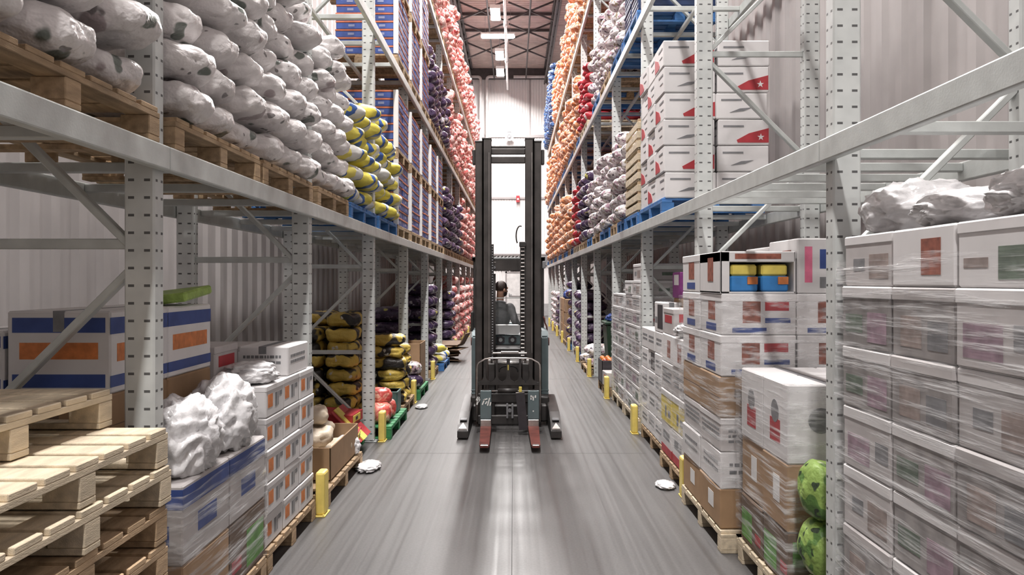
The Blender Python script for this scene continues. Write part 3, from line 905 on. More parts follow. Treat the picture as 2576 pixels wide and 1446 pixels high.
# slatted wooden bins
def slat_bin():
    b = B(); D, L, H = .98, .98, .36
    for z in (.06, .17, .28):
        for s in (-1, 1):
            b.b2(-D / 2, D / 2, s * L / 2 - .009, s * L / 2 + .009, z - .04, z + .04, .003)
            b.b2(s * D / 2 - .009, s * D / 2 + .009, -L / 2, L / 2, z - .04, z + .04, .003)
    b.b2(-D / 2, D / 2, -L / 2, L / 2, .0, .02)
    po = B()
    for sx in (-1, 1):
        for sy in (-1, 1):
            po.b2(sx * (D / 2 - .03) - .03, sx * (D / 2 - .03) + .03, sy * (L / 2 - .03) - .03, sy * (L / 2 - .03) + .03, .0, H - .005, .004)
    return b.mesh('slat_sides', [M['wood_pale']]), po.mesh('corner_post', [M['wood']])
sm_, po_ = slat_bin()
shelf_pallet(1, 1, 9.45, 10.45, 'pal_blue', 'the slatted wooden bins')
for r in range(3):
    t = thing('slatted_bin', 'tan slatted wooden bin, right rack first shelf, ' + ['bottom', 'middle', 'top'][r] + ' of its stack', 'bin', (FX(1, .49), 9.95, W1 + PAL_H + r * .365), 0, 'slatted wooden bins')
    put(sm_, 'slat_sides', t); put(po_, 'corner_post', t)
def garlic(side, lv, spans, rows, seed):
    for p_, (ya, w, n) in enumerate(spans):
        z = LVZ[side][lv]
        shelf_pallet(side, lv, ya, ya + w, 'wood' if p_ % 2 else 'pal_blue', 'the %s white net sack load' % ORD[p_ + 1])
        sack_wall('garlic', 'garlic_sack', side, z + PAL_H, ya, n, w / n, rows, .205, .58,
                  lambda c, r, e: 'white net sack, right rack %s, %s load, %s layer, %s column' % (SHELF[lv], ORD[p_ + 1], ORD[r + 1], ORD[c + 1]),
                  'sack', 'white net sacks on the right rack', d0=-.05, seed=seed + p_, jag=1, jx=.06)
def sl(side, bay, k, n, cols):
    a, w = slot(side, bay, k, n)
    return (a, w, cols)
garlic(1, 1, [(10.52, .77, 2), (11.31, .77, 2), sl(1, 4, 0, 2, 3), sl(1, 4, 1, 2, 3), sl(1, 5, 0, 3, 2)], 6, 210)
purple(1, 1, [(5, 1), (5, 2)], 6, 230)
def scarlet(lv, slots_, rows, seed, end):
    for p_, (bay, k) in enumerate(slots_):
        ya, w = slot(1, bay, k)
        shelf_pallet(1, lv, ya, ya + w, 'wood_pale', 'the %s scarlet sack load' % ORD[p_ + 1])
        sack_wall('scarlet', 'scarlet_sack', 1, LVZ[1][lv] + PAL_H, ya, 2, w / 2, rows, .195, .6,
              lambda c, r, e: 'scarlet sack, right rack %s, %s load, %s layer, %s column%s' % (SHELF[lv], ORD[p_ + 1], ORD[r + 1], 'far' if c else 'near', ', behind' if e else ''),
              'sack', 'scarlet sacks on the right rack', d0=-.06, seed=seed + p_, end_face=end if p_ == 0 else 0)
scarlet(1, [(6, 0), (6, 1)], 7, 240, 0)
onions('orange', 1, 1, [(6, 2)] + bays(7, 11), 6, 27.5, 300)
# second shelf
shelf_pallet(1, 2, 9.46, 10.68, 'pal_blue', 'the dark blue crates')
M['navy'] = pmat('navy_crate_plastic', (.012, .035, .11), .5, 0, .2, 10, .15)
nb = B().b2(-.48, .48, -.28, .28, 0, .27, .02).b2(-.49, .49, -.29, .29, .24, .28, .008)
for zz in (.06, .12, .18):
    nb.b2(-.40, .40, -.285, .285, zz, zz + .025).b2(-.485, .485, -.22, .22, zz, zz + .025)
NB = nb.mesh('navy_crate', [M['navy']])
for r in range(4):
    for c in range(2):
        tag(put(NB, 'navy_crate', None, (FX(1, .49), 9.77 + c * .60, W2 + PAL_H + r * .285)), 'dark navy crate, right rack second shelf, %s layer, %s column' % (ORD[r + 1], 'far' if c else 'near'), 'crate', 'navy crates')
garlic(1, 2, [(10.76, 1.30, 3), sl(1, 4, 0, 2, 3), sl(1, 4, 1, 2, 3)], 6, 250)
scarlet(2, [(5, 1), (5, 2)], 6, 270, 1)
onions('orange', 1, 2, bays(6, 11), 6, 24.5, 340)
onions('orange', 1, 3, bays(5, 9), 6, 23.0, 380)
for p_, (bay, k) in enumerate(bays(10, 11)):
    ya, w = slot(1, bay, k)
    shelf_pallet(1, 3, ya, ya + w, 'wood', 'the %s blue net load' % ORD[p_ + 1])
    sack_wall('blue', 'blue_net_sack', 1, W3 + PAL_H, ya, 2, w / 2, [10, 11, 9, 8, 8, 8][p_], .232, .6,
              lambda c, r, e: 'blue net sack, right rack third shelf, %s load, %s layer, %s column' % (ORD[p_ + 1], ORD[r + 1], 'far' if c else 'near'),
              'sack', 'blue net sacks on the top shelf', d0=-.16, seed=420 + p_)
# ------------------------------------------------------------------ reach truck
TR = Vector((-.06, 9.9, 0))
truck = thing('reach_truck', 'black and teal reach truck with raised mast frame standing mid-aisle, forks toward camera', 'forklift', TR)
def tp(b, name, mats, parent=None):
    o = b.obj(name, mats, parent or truck)
    if parent is None: o.location = -TR
    return o
# outrigger legs
for s, (xa, xb) in ((-1, (-.626, -.507)), (1, (.415, .534))):
    b = B().prism([(9.00, .015), (9.00, .10), (9.10, .155), (9.45, .245), (10.5, .30), (10.5, .015)], 'x', xa, xb)
    bmesh.ops.bevel(b.bm, geom=b.bm.edges[:], offset=.008, segments=2, affect='EDGES')
    leg = tp(b, 'outrigger_leg', M['black'])
    c = (xa + xb) / 2
    q = B(); q.prism([(c - .045, 9.02), (c + .045, 9.02), (c, 9.11)], 'z', .10, .112)
    for v in q.bm.verts: v.co.z += (v.co.y - 9.0) * .55
    tp(q, 'worn_tip', M['worn'], None).parent = leg
    bpy.context.view_layer.update()
    leg.children[0].location = (0, 0, 0)
    w = B().cyl((c - .04, 9.28, .075), (c + .04, 9.28, .075), .07, seg=20)
    o = w.obj('load_wheel', M['rubber'], leg)
    o = B().b2(xa + .02, xb - .02, 9.16, 9.30, .185, .20, .004).obj('step_plate', M['p_gry'], leg)
# chassis and body
tp(B().b2(-.53, .44, 10.0, 10.35, .06, .34, .02, 0, 2).b2(-.50, .41, 9.86, 10.02, .05, .26, .02), 'chassis', M['black'])
body = B()
for xa, xb in ((-.528, -.458), (.345, .435)):
    body.prism([(10.22, .30), (10.22, 1.06), (10.30, 1.135), (12.95, 1.135), (13.1, 1.0), (13.1, .30)], 'x', xa, xb)
bmesh.ops.bevel(body.bm, geom=body.bm.edges[:], offset=.014, segments=2, affect='EDGES')
def side_panel(xa, xb):
    b = B().prism([(10.22, .26), (10.22, 1.06), (10.30, 1.135), (12.95, 1.135), (13.1, 1.0), (13.1, .26)], 'x', xa, xb)
    bmesh.ops.bevel(b.bm, geom=b.bm.edges[:], offset=.016, segments=2, affect='EDGES')
    for z in (.30, .34, .38):
        b.b2(xa - .004, xb + .004, 10.214, 10.30, z, z + .012, .002)
    return b
body.bm.free()
for xa, xb in ((-.530, -.455), (.340, .438)):
    tp(side_panel(xa, xb), 'side_panel', M['teal'])
tp(B().b2(-.455, .340, 10.40, 11.25, .30, .90, .01), 'battery_case', M['black'])
tp(B().b2(-.455, .340, 11.26, 13.05, .30, .42, .01), 'cab_floor', M['black'])
tp(B().b2(-.455, .340, 12.95, 13.08, .42, 1.10, .01), 'rear_panel', M['teal'])
dash = tp(B().b2(-.455, .340, 10.98, 11.24, .90, 1.035, .012, 0, 2), 'dash_panel', M['teal'])
for i, x in enumerate((-.175, -.015)):
    B().cyl((x, 10.972, .965), (x, 10.985, .965), .062, seg=6).obj('vent_grille', M['p_blk'], dash)
    B().cyl((x, 10.962, .965), (x, 10.974, .965), .026, seg=16).obj('fan_hub', M['steel_dark'], dash)
B().prism([(-.27, 1.165), (.085, 1.165), (.085, 1.07), (.06, 1.045), (-.245, 1.045), (-.27, 1.07)], 'y', 10.94, 10.97).obj('instrument_cover', pmat('pale_clear_plastic', (.50, .50, .50), .25), dash)
B().b2(-.26, .075, 10.97, 11.2, 1.135, 1.165, .01).obj('armrest_pad', pmat('pale_pad', (.46, .46, .46), .4), dash)
# wind screen
gm, gnt, gp = new_mat('clear_screen')
gp.inputs['Base Color'].default_value = (.9, .92, .92, 1); gp.inputs['Roughness'].default_value = .05
gp.inputs['Alpha'].default_value = .035
scr = tp(B().b2(-.44, .33, 11.28, 11.285, 1.04, 1.525), 'wind_screen', gm)
B().b2(-.44, .33, 11.276, 11.289, 1.520, 1.532).obj('screen_edge', M['steel'], scr)
# mast channels
def channel(xa, xb, ya, yb, z0, z1, inner, bev=.004):
    """C-profile upright, open toward the middle"""
    t = .022
    b = B()
    b.b2(xa, xb, ya, ya + t, z0, z1, bev).b2(xa, xb, yb - t, yb, z0, z1, bev)
    if inner > 0: b.b2(xa, xa + t, ya, yb, z0, z1, bev)
    else: b.b2(xb - t, xb, ya, yb, z0, z1, bev)
    return b
for xa, xb, inn in ((-.463, -.380, 1), (.251, .334, -1)):
    o = tp(channel(xa, xb, 9.78, 9.93, .08, 3.43, inn), 'outer_mast_channel', M['mast'])
    B().b2(xa - .004, xb + .004, 9.775, 9.935, 3.43, 3.455, .006).obj('cap', M['black'], o)
for xa, xb, inn in ((-.376, -.268, 1), (.139, .247, -1)):
    o = tp(channel(xa, xb, 9.72, 9.90, .10, 3.46, inn), 'inner_mast_channel', M['mast'])
    B().b2(xa - .004, xb + .004, 9.715, 9.905, 3.46, 3.478, .006).obj('cap', M['black'], o)
    B().b2(min(xa + .08, xb), min(xa + .08, xb) + .004, 9.716, 9.722, .9, 3.3).obj('highlight_strip', M['worn'], o)  # thin pale strip imitating a highlight line down the channel
for z0, z1, y in ((3.365, 3.395, 9.80), (3.285, 3.355, 9.76), (3.175, 3.255, 9.74), (1.885, 2.025, 9.86), (.12, .80, 9.90)):
    xa, xb = (-.268, .139)
    o = tp(B().b2(xa, xb, y, y + .05, z0, z1, .008, 0, 2), 'mast_crossbar', M['mast'])
    if z0 == 1.885:
        for x in (-.235, .105):
            B().cyl((x, y - .012, 1.925), (x, y + .002, 1.925), .018, seg=12).obj('bolt_head', M['p_gry'], o)
            B().b2(x - .02, x + .02, y - .004, y + .002, 1.985, 1.995).obj('slot_mark', M['worn'], o)
        B().b2(xa, xb, y - .01, y + .03, 2.028, 2.045, .004).obj('top_lip', M['steel_dark'], o)
        for k in range(9):
            x = xa + .02 + k * .045
            B().bar((x, y + .01, 2.05), (x + .03, y + .01, 2.062), .012, .012).obj('hose_clip', M['black'], o)
for xa, xb in ((-.498, -.464), (.335, .372)):
    tp(B().b2(xa, xb, 9.80, 9.90, 3.17, 3.35, .008), 'mast_lug', M['black'])
# hydraulic cylinders and chains behind the channels
for x in (-.245, .12):
    tp(B().cyl((x, 9.89, .3), (x, 9.89, 1.85), .028, seg=14), 'lift_cylinder', M['black'])
def chain(x, z0, z1, y, w, pitch=.045):
    b = B()
    b.b2(x - w / 2, x - w / 2 + .012, y, y + .02, z0, z1).b2(x + w / 2 - .012, x + w / 2, y, y + .02, z0, z1)
    b.b2(x - w / 2, x + w / 2, y + .021, y + .03, z0, z1)
    return b
ch = tp(chain(.108, .80, 2.20, 9.68, .062), 'energy_chain', M['black'])
lk = B(); z = .82
while z < 2.18:
    lk.b2(.085, .131, 9.674, 9.70, z, z + .013, .003); z += .046
lk.obj('chain_link', M['worn'], ch)
B().b2(.068, .150, 9.67, 9.74, 2.17, 2.23, .006).obj('chain_bracket', M['black'], ch)
ch = tp(chain(-.252, .80, 2.20, 9.69, .028), 'lift_chain', M['black'])
lk = B(); z = .82
while z < 2.18:
    lk.b2(-.261, -.243, 9.684, 9.70, z, z + .014, .002); z += .032
lk.obj('chain_link', M['p_gry'], ch)
pts = [(.10 + .05 * math.cos(a) - .02, 9.72, 2.30 + .12 * math.sin(a)) for a in [PI * (.40 + .85 * k / 12) for k in range(13)]]
tp(B().tube(pts, .008, 6), 'hydraulic_hose', M['black'])
# carriage with load backrest
car = tp(B().b2(-.42, .30, 9.44, 9.50, .345, .455, .01).b2(-.42, .30, 9.44, 9.50, .09, .20, .01).b2(-.30, -.22, 9.46, 9.56, .1, .8, .008).b2(.10, .18, 9.46, 9.56, .1, .8, .008), 'fork_carriage', M['black'])
bk = tp(B().tube([(-.424, 9.41, .13), (-.424, 9.41, .74), (-.418, 9.41, .79), (-.40, 9.41, .815), (-.33, 9.41, .857), (-.27, 9.41, .866), (.15, 9.41, .866), (.21, 9.41, .857), (.285, 9.41, .815), (.302, 9.41, .79), (.306, 9.41, .74), (.306, 9.41, .13)], .010, 10), 'load_backrest', M['worn'])
p = B().b2(-.415, .297, 9.405, 9.418, .555, .590, .002)
for x, w in ((-.335, .030), (-.195, .026), (-.062, .040), (.075, .026), (.200, .030)):
    p.prism([(x - w / 2, .857), (x + w / 2, .857), (x + w / 2, .65), (x + w / 2 + .015, .615), (x + w / 2 + .06, .588), (x - w / 2 - .06, .588), (x - w / 2 - .015, .615), (x - w / 2, .65)], 'y', 9.405, 9.418)
p.obj('backrest_bar', M['black'], bk)
B().b2(-.068, -.058, 9.40, 9.406, .73, .79).obj('yellow_mark', M['p_yel'], bk)
rl = tp(B().cyl((-.24, 9.56, .80), (.14, 9.56, .80), .022, seg=16), 'roller_shaft', M['chrome'])
for x in (-.285, .165):
    B().b2(x - .018, x + .018, 9.53, 9.60, .70, .84, .006).obj('roller_block', M['worn'], rl)
for x in (-.235, .115):
    B().cyl((x - .022, 9.56, .78), (x + .022, 9.56, .78), .05, seg=18).obj('roller', M['mast'], rl)
for sx in (-1, 1):
    pts = [(-.06 + sx * (.035 + .075 * math.sin(a)), 9.58, .70 + .055 * math.cos(a) * 1.0) for a in [PI * .5 * k / 6 - .3 for k in range(9)]]
    B().tube(pts, .008, 6).obj('hose_loop', M['rubber'], rl)
tp(B().b2(-.25, .16, 9.62, 9.66, .895, .915, .004).b2(-.15, .06, 9.60, 9.63, .905, .93, .004), 'tie_bar', M['worn'])
sh = tp(B().cyl((-.26, 9.42, .485), (.22, 9.42, .485), .012, seg=12), 'shift_rod', M['chrome'])
B().cyl((-.185, 9.42, .487), (.05, 9.42, .487), .028, seg=14).obj('shift_cylinder', M['black'], sh)
tp(B().b2(-.085, -.062, 9.40, 9.46, .17, .34, .004).b2(-.025, -.002, 9.40, 9.46, .17, .34, .004).cyl((-.045, 9.40, .26), (-.045, 9.46, .26), .02, seg=12), 'latch_bracket', M['p_gry'])
# forks
def fork(xa, xb, ta, tb):
    b = B()
    y0, y1 = 9.33, 9.375
    b.b2(xa, xb, y0, y1, .075, .50, .008)
    # heel and tapering blade
    zt, zb = .098, .055
    P = [(xa, y1), (xb, y1), (tb, 8.36), (tb - .012, 8.30), (ta + .012, 8.30), (ta, 8.36)]
    top = [b.bm.verts.new((x, y, zt if y > 9 else .078)) for x, y in P]
    bot = [b.bm.verts.new((x, y, zb)) for x, y in P]
    n = len(P); fs = [b.bm.faces.new(top), b.bm.faces.new(bot[::-1])]
    for i in range(n): fs.append(b.bm.faces.new((top[i], bot[i], bot[(i + 1) % n], top[(i + 1) % n])))
    bmesh.ops.recalc_face_normals(b.bm, faces=fs)
    return b
for i, (xa, xb, ta, tb) in enumerate(((-.382, -.258, -.352, -.250), (.165, .292, .182, .275))):
    f = tp(fork(xa, xb, ta, tb), 'fork', M['rust'])
    B().b2(xa - .002, xb + .002, 9.322, 9.377, .17, .503, .006).obj('painted_shank', M['teal'], f)
    B().b2(xa - .001, xb + .001, 9.318, 9.335, .070, .17, .006).obj('worn_heel', M['worn'], f)
    B().b2(ta + .012, tb - .012, 8.297, 8.36, .0775, .082, .002).obj('bright_tip', M['chrome'], f)
    B().b2(xa + .02, xb - .02, 9.33, 9.37, .503, .512).obj('hook', M['black'], f)
    if i == 0:
        b = B()
        for (u0, u1, v0, v1) in ((-.30, -.275, .33, .42), (-.325, -.305, .35, .38), (-.272, -.262, .33, .37), (-.36, -.335, .34, .40), (-.348, -.30, .395, .41)):
            b.bar((u0, 9.3205, v0), (u1, 9.3205, v1), .014, .002, up=(0, 1, 0))
        b.obj('torn_sticker', M['white'], f)
    else:
        b = B()
        for (u0, u1, v0, v1) in ((.20, .225, .42, .44), (.20, .20, .40, .45), (.225, .225, .39, .44), (.25, .25, .42, .45), (.225, .225, .26, .275)):
            b.bar((u0, 9.3205, v0), (u1 + .002, 9.3205, v1), .014, .002, up=(0, 1, 0))
        b.obj('torn_sticker', M['white'], f)
b = B().bar((.075, 9.30, .478), (.112, 9.30, .06), .10, .05, up=(0, 1, 0))
sl_ = tp(b, 'slanted_stop_bar', M['p_blk'])
B().bar((.075, 9.30, .481), (.0745, 9.30, .487), .10, .05, up=(0, 1, 0)).obj('worn_top', M['worn'], sl_)
B().b2(.060, .095, 9.29, 9.32, .49, .55, .004).obj('yellow_tag', M['p_yel'], sl_)
b = B()
for (u0, u1, v0, v1) in ((-.425, -.40, .33, .42), (-.41, -.39, .36, .40), (-.43, -.41, .38, .42)):
    b.bar((u0, 9.396, v0), (u1, 9.396, v1), .018, .002, up=(0, 1, 0))
tp(b, 'torn_sticker', M['white'])
for x in (-.535, .445):
    tp(B().cyl((x - .012, 10.42, .985), (x + .012, 10.42, .985), .05, seg=20), 'side_roller', M['rust'])
# overhead guard
gd = tp(B().b2(-.545, -.50, 10.95, 11.02, 1.13, 2.06, .008), 'guard_post', M['black'])
tp(B().b2(.37, .41, 10.95, 11.02, 1.13, 2.06, .008), 'guard_post', M['black'])
tp(B().b2(-.545, -.50, 12.85, 12.92, 1.10, 2.06, .008), 'guard_post', M['black'])
tp(B().b2(.37, .41, 12.85, 12.92, 1.10, 2.06, .008), 'guard_post', M['black'])
rf = B().b2(-.56, .425, 10.92, 11.0, 2.03, 2.09, .01).b2(-.56, .425, 12.88, 12.96, 2.03, 2.09, .01).b2(-.56, -.48, 10.92, 12.96, 2.03, 2.09, .01).b2(.345, .425, 10.92, 12.96, 2.03, 2.09, .01)
for k in range(6):
    x = -.40 + k * .13
    rf.b2(x, x + .03, 10.95, 12.92, 2.04, 2.075)
tp(rf, 'guard_roof_frame', M['black'])
tp(B().tube([(.40, 10.92, 1.28), (.415, 10.90, 1.26), (.42, 10.90, 1.20), (.445, 10.90, 1.15), (.45, 10.90, 1.08)], .010, 8), 'grab_handle', M['rust'])
tp(B().b2(-.56, -.53, 10.6, 10.9, 1.10, 1.36, .01), 'mirror_arm', M['black'])
tp(B().b2(.385, .430, 10.90, 10.95, 1.93, 2.03, .008), 'lamp_bracket', M['p_gry'])
# seat and controls
st = tp(B().b2(-.42, -.02, 12.02, 12.46, .60, .785, .03, 0, 2), 'seat', M['rubber'])
B().b2(-.40, -.04, 11.94, 12.03, .78, 1.06, .03, 0, 2).obj('seat_back', M['rubber'], st)
B().b2(-.36, -.08, 12.05, 12.4, .42, .60, .01).obj('seat_base', M['black'], st)
cp = tp(B().b2(.04, .335, 11.9, 12.6, .42, .985, .015, 0, 2), 'control_console', M['black'])
B().cyl((.125, 12.08, .98), (.125, 12.08, 1.035), .012, .016, seg=12).ell((.125, 12.08, 1.04), (.024, .024, .02)).obj('control_lever', M['rubber'], cp)

# ------------------------------------------------------------------ driver
def capsule(b, p0, p1, r0, r1):
    b.cyl(p0, p1, r0, r1, seg=14).ell(p0, (r0,) * 3, 0, 14, 8).ell(p1, (r1,) * 3, 0, 14, 8)
def remesh(b, name, mat, voxel, parent=None, smooth=4):
    me = b.mesh(name, [mat])
    o = bpy.data.objects.new(name, me); COL.objects.link(o)
    m = o.modifiers.new('r', 'REMESH'); m.mode = 'VOXEL'; m.voxel_size = voxel
    if smooth:
        s = o.modifiers.new('s', 'SMOOTH'); s.iterations = smooth; s.factor = .5
    dg = bpy.context.evaluated_depsgraph_get()
    me2 = bpy.data.meshes.new_from_object(o.evaluated_get(dg))
    o.modifiers.clear(); o.data = me2; me2.name = name
    bpy.data.meshes.remove(me)
    if not me2.materials: me2.materials.append(mat)
    for p_ in me2.polygons: p_.use_smooth = True
    if parent: o.parent = parent
    return o
M['skin'] = pmat('skin', (.42, .235, .165), .5, 0, .08, 20)
M['hair'] = pmat('dark_brown_hair', (.035, .020, .016), .5, 0, .4, 60, 0, .5, 160)
M['jacket'] = pmat('charcoal_jacket', (.028, .028, .030), .75, 0, .25, 14, 0, .5, 30)
M['trouser'] = pmat('dark_trousers', (.03, .03, .035), .8, 0, .2, 14)
HC = Vector((-.175, 12.10, 1.645)); fa = math.radians(48)
Fd = Vector((math.sin(fa), math.cos(fa), -.12)).normalized()          # where the face looks
Rd = Fd.cross(Vector((0, 0, 1))).normalized(); Ud = Rd.cross(Fd).normalized()
HR = Matrix((Rd, Fd, Ud)).transposed()
def hp(r, f, u): return HC + Rd * r + Fd * f + Ud * u
SH_L, SH_R = Vector((-.385, 12.17, 1.375)), Vector((-.055, 12.13, 1.365))
EL_L, EL_R = Vector((-.43, 12.26, 1.10)), Vector((.030, 12.02, 1.150))
HA_L, HA_R = Vector((-.33, 12.52, 1.02)), Vector((.125, 12.07, 1.055))
PV = Vector((-.22, 12.24, .90)); CH = Vector((-.22, 12.16, 1.22)); NK = Vector((-.205, 12.13, 1.44))
HP_L, HP_R = Vector((-.31, 12.26, .89)), Vector((-.13, 12.26, .89))
KN_L, KN_R = Vector((-.34, 12.68, .88)), Vector((-.10, 12.68, .88))
AN_L, AN_R = Vector((-.33, 12.74, .48)), Vector((-.11, 12.74, .48))
b = B()
b.ell(hp(0, -.012, .018), (.076, .096, .092), rot=HR).ell(hp(0, .030, -.045), (.058, .062, .070), rot=HR).ell(hp(0, .055, -.085), (.034, .034, .028), rot=HR)
b.cyl(hp(0, .085, .01), hp(0, .108, -.03), .008, .015, seg=8).ell(hp(0, .106, -.032), (.016, .014, .011), rot=HR)
b.ell(hp(0, .092, -.062), (.022, .010, .007), rot=HR).ell(hp(0, .090, -.073), (.019, .010, .007), rot=HR)
for s in (-1, 1):
    b.ell(hp(.076 * s, -.012, -.018), (.010, .020, .032), rot=HR).ell(hp(.028 * s, .082, .012), (.014, .010, .008), rot=HR).ell(hp(.032 * s, .080, .028), (.022, .010, .008), rot=HR)
capsule(b, NK, hp(0, -.02, -.06), .058, .056)
b.ell(CH, (.155, .105, .20)).ell(PV, (.155, .115, .12)).ell(Vector((-.22, 12.15, 1.36)), (.17, .085, .08))
for A_, E_, H_ in ((SH_L, EL_L, HA_L), (SH_R, EL_R, HA_R)):
    capsule(b, A_, E_, .056, .042); capsule(b, E_, E_ + (H_ - E_) * .82, .042, .028)
    d = (H_ - E_).normalized(); side = d.cross(Vector((0, 0, 1))).normalized()
    palm = E_ + (H_ - E_) * .95
    R3 = Matrix((side, d, side.cross(d))).transposed()
    b.ell(palm, (.040, .050, .017), rot=R3)
    for k, (o_, L_) in enumerate(((-.030, .060), (-.011, .074), (.010, .070), (.029, .054))):
        q0 = palm + d * .042 + side * o_; q1 = q0 + d * L_ * .5 + Vector((0, 0, -.010)); q2 = q1 + d * L_ * .22 + Vector((0, 0, -.028))
        capsule(b, q0, q1, .0098, .0092); capsule(b, q1, q2, .0092, .008)
    t0 = palm - side * .036 - d * .012; t1 = t0 - side * .022 + d * .032 + Vector((0, 0, -.008)); t2 = t1 + d * .026 + side * .010 + Vector((0, 0, -.014))
    capsule(b, t0, t1, .012, .0105); capsule(b, t1, t2, .0105, .009)
for H_, K_, A_ in ((HP_L, KN_L, AN_L), (HP_R, KN_R, AN_R)):
    capsule(b, H_, K_, .080, .058); capsule(b, K_, A_, .055, .038); capsule(b, A_ + Vector((0, .0, -.02)), A_ + Vector((0, .13, -.025)), .036, .030)
person = remesh(b, 'person', M['skin'], .0065)
tag(person, 'person in a dark jacket seated in the reach truck, looking away over one shoulder', 'person')
j = B()
j.ell(CH, (.175, .125, .215)).ell(PV + Vector((0, 0, .04)), (.175, .135, .13)).ell(Vector((-.22, 12.15, 1.355)), (.185, .102, .09))
for A_, E_, H_ in ((SH_L, EL_L, HA_L), (SH_R, EL_R, HA_R)):
    capsule(j, A_, E_, .072, .056); capsule(j, E_, E_ + (H_ - E_) * .80, .056, .040)
j.cyl(NK + Vector((0, 0, -.07)), NK + Vector((0, 0, .012)), .095, .078, seg=18)
jk = remesh(j, 'jacket', M['jacket'], .010, person, 2)
for v in jk.data.vertices:
    v.co += v.normal * (noise.noise(v.co * 14) * .007 + noise.noise(v.co * 34) * .003)
cl = B().tube([NK + Vector((.080 * math.sin(a), .080 * math.cos(a), .014 + .012 * math.cos(a * 2))) for a in [2 * PI * k / 20 for k in range(21)]], .012, 8)
cl.obj('collar', M['p_gry'], person)
h = B()
h.ell(hp(0, -.022, .030), (.085, .098, .090), 0, 28, 18, rot=HR)
geom = h.bm.verts[:] + h.bm.edges[:] + h.bm.faces[:]
bmesh.ops.bisect_plane(h.bm, geom=geom, plane_co=hp(0, -.02, -.035), plane_no=(Ud * -1 + Fd * .55), clear_outer=True)
for v in h.bm.verts: v.co += (v.co - HC).normalized() * noise.noise(v.co * 60) * .004
h.obj('hair', M['hair'], person)
be = B().ell(hp(0, .030, -.062), (.062, .064, .055), rot=HR)
bmesh.ops.bisect_plane(be.bm, geom=be.bm.verts[:] + be.bm.edges[:] + be.bm.faces[:], plane_co=hp(0, .01, -.05), plane_no=(Ud + Fd * -.55), clear_outer=True)
be.obj('dark_jaw', M['hair'], person)  # dark shell over the lower jaw
tr = B()
tr.ell(PV, (.172, .13, .115))
for H_, K_, A_ in ((HP_L, KN_L, AN_L), (HP_R, KN_R, AN_R)):
    capsule(tr, H_, K_, .094, .070); capsule(tr, K_, A_ + Vector((0, 0, .03)), .068, .054)
remesh(tr, 'trousers', M['trouser'], .012, person, 2)
for A_ in (AN_L, AN_R):
    s_ = B(); s_.ell(A_ + Vector((0, .06, -.028)), (.05, .135, .045)).cyl(A_ + Vector((0, -.01, -.02)), A_ + Vector((0, -.01, .06)), .05, .052)
    s_.obj('shoe', M['rubber'], person)
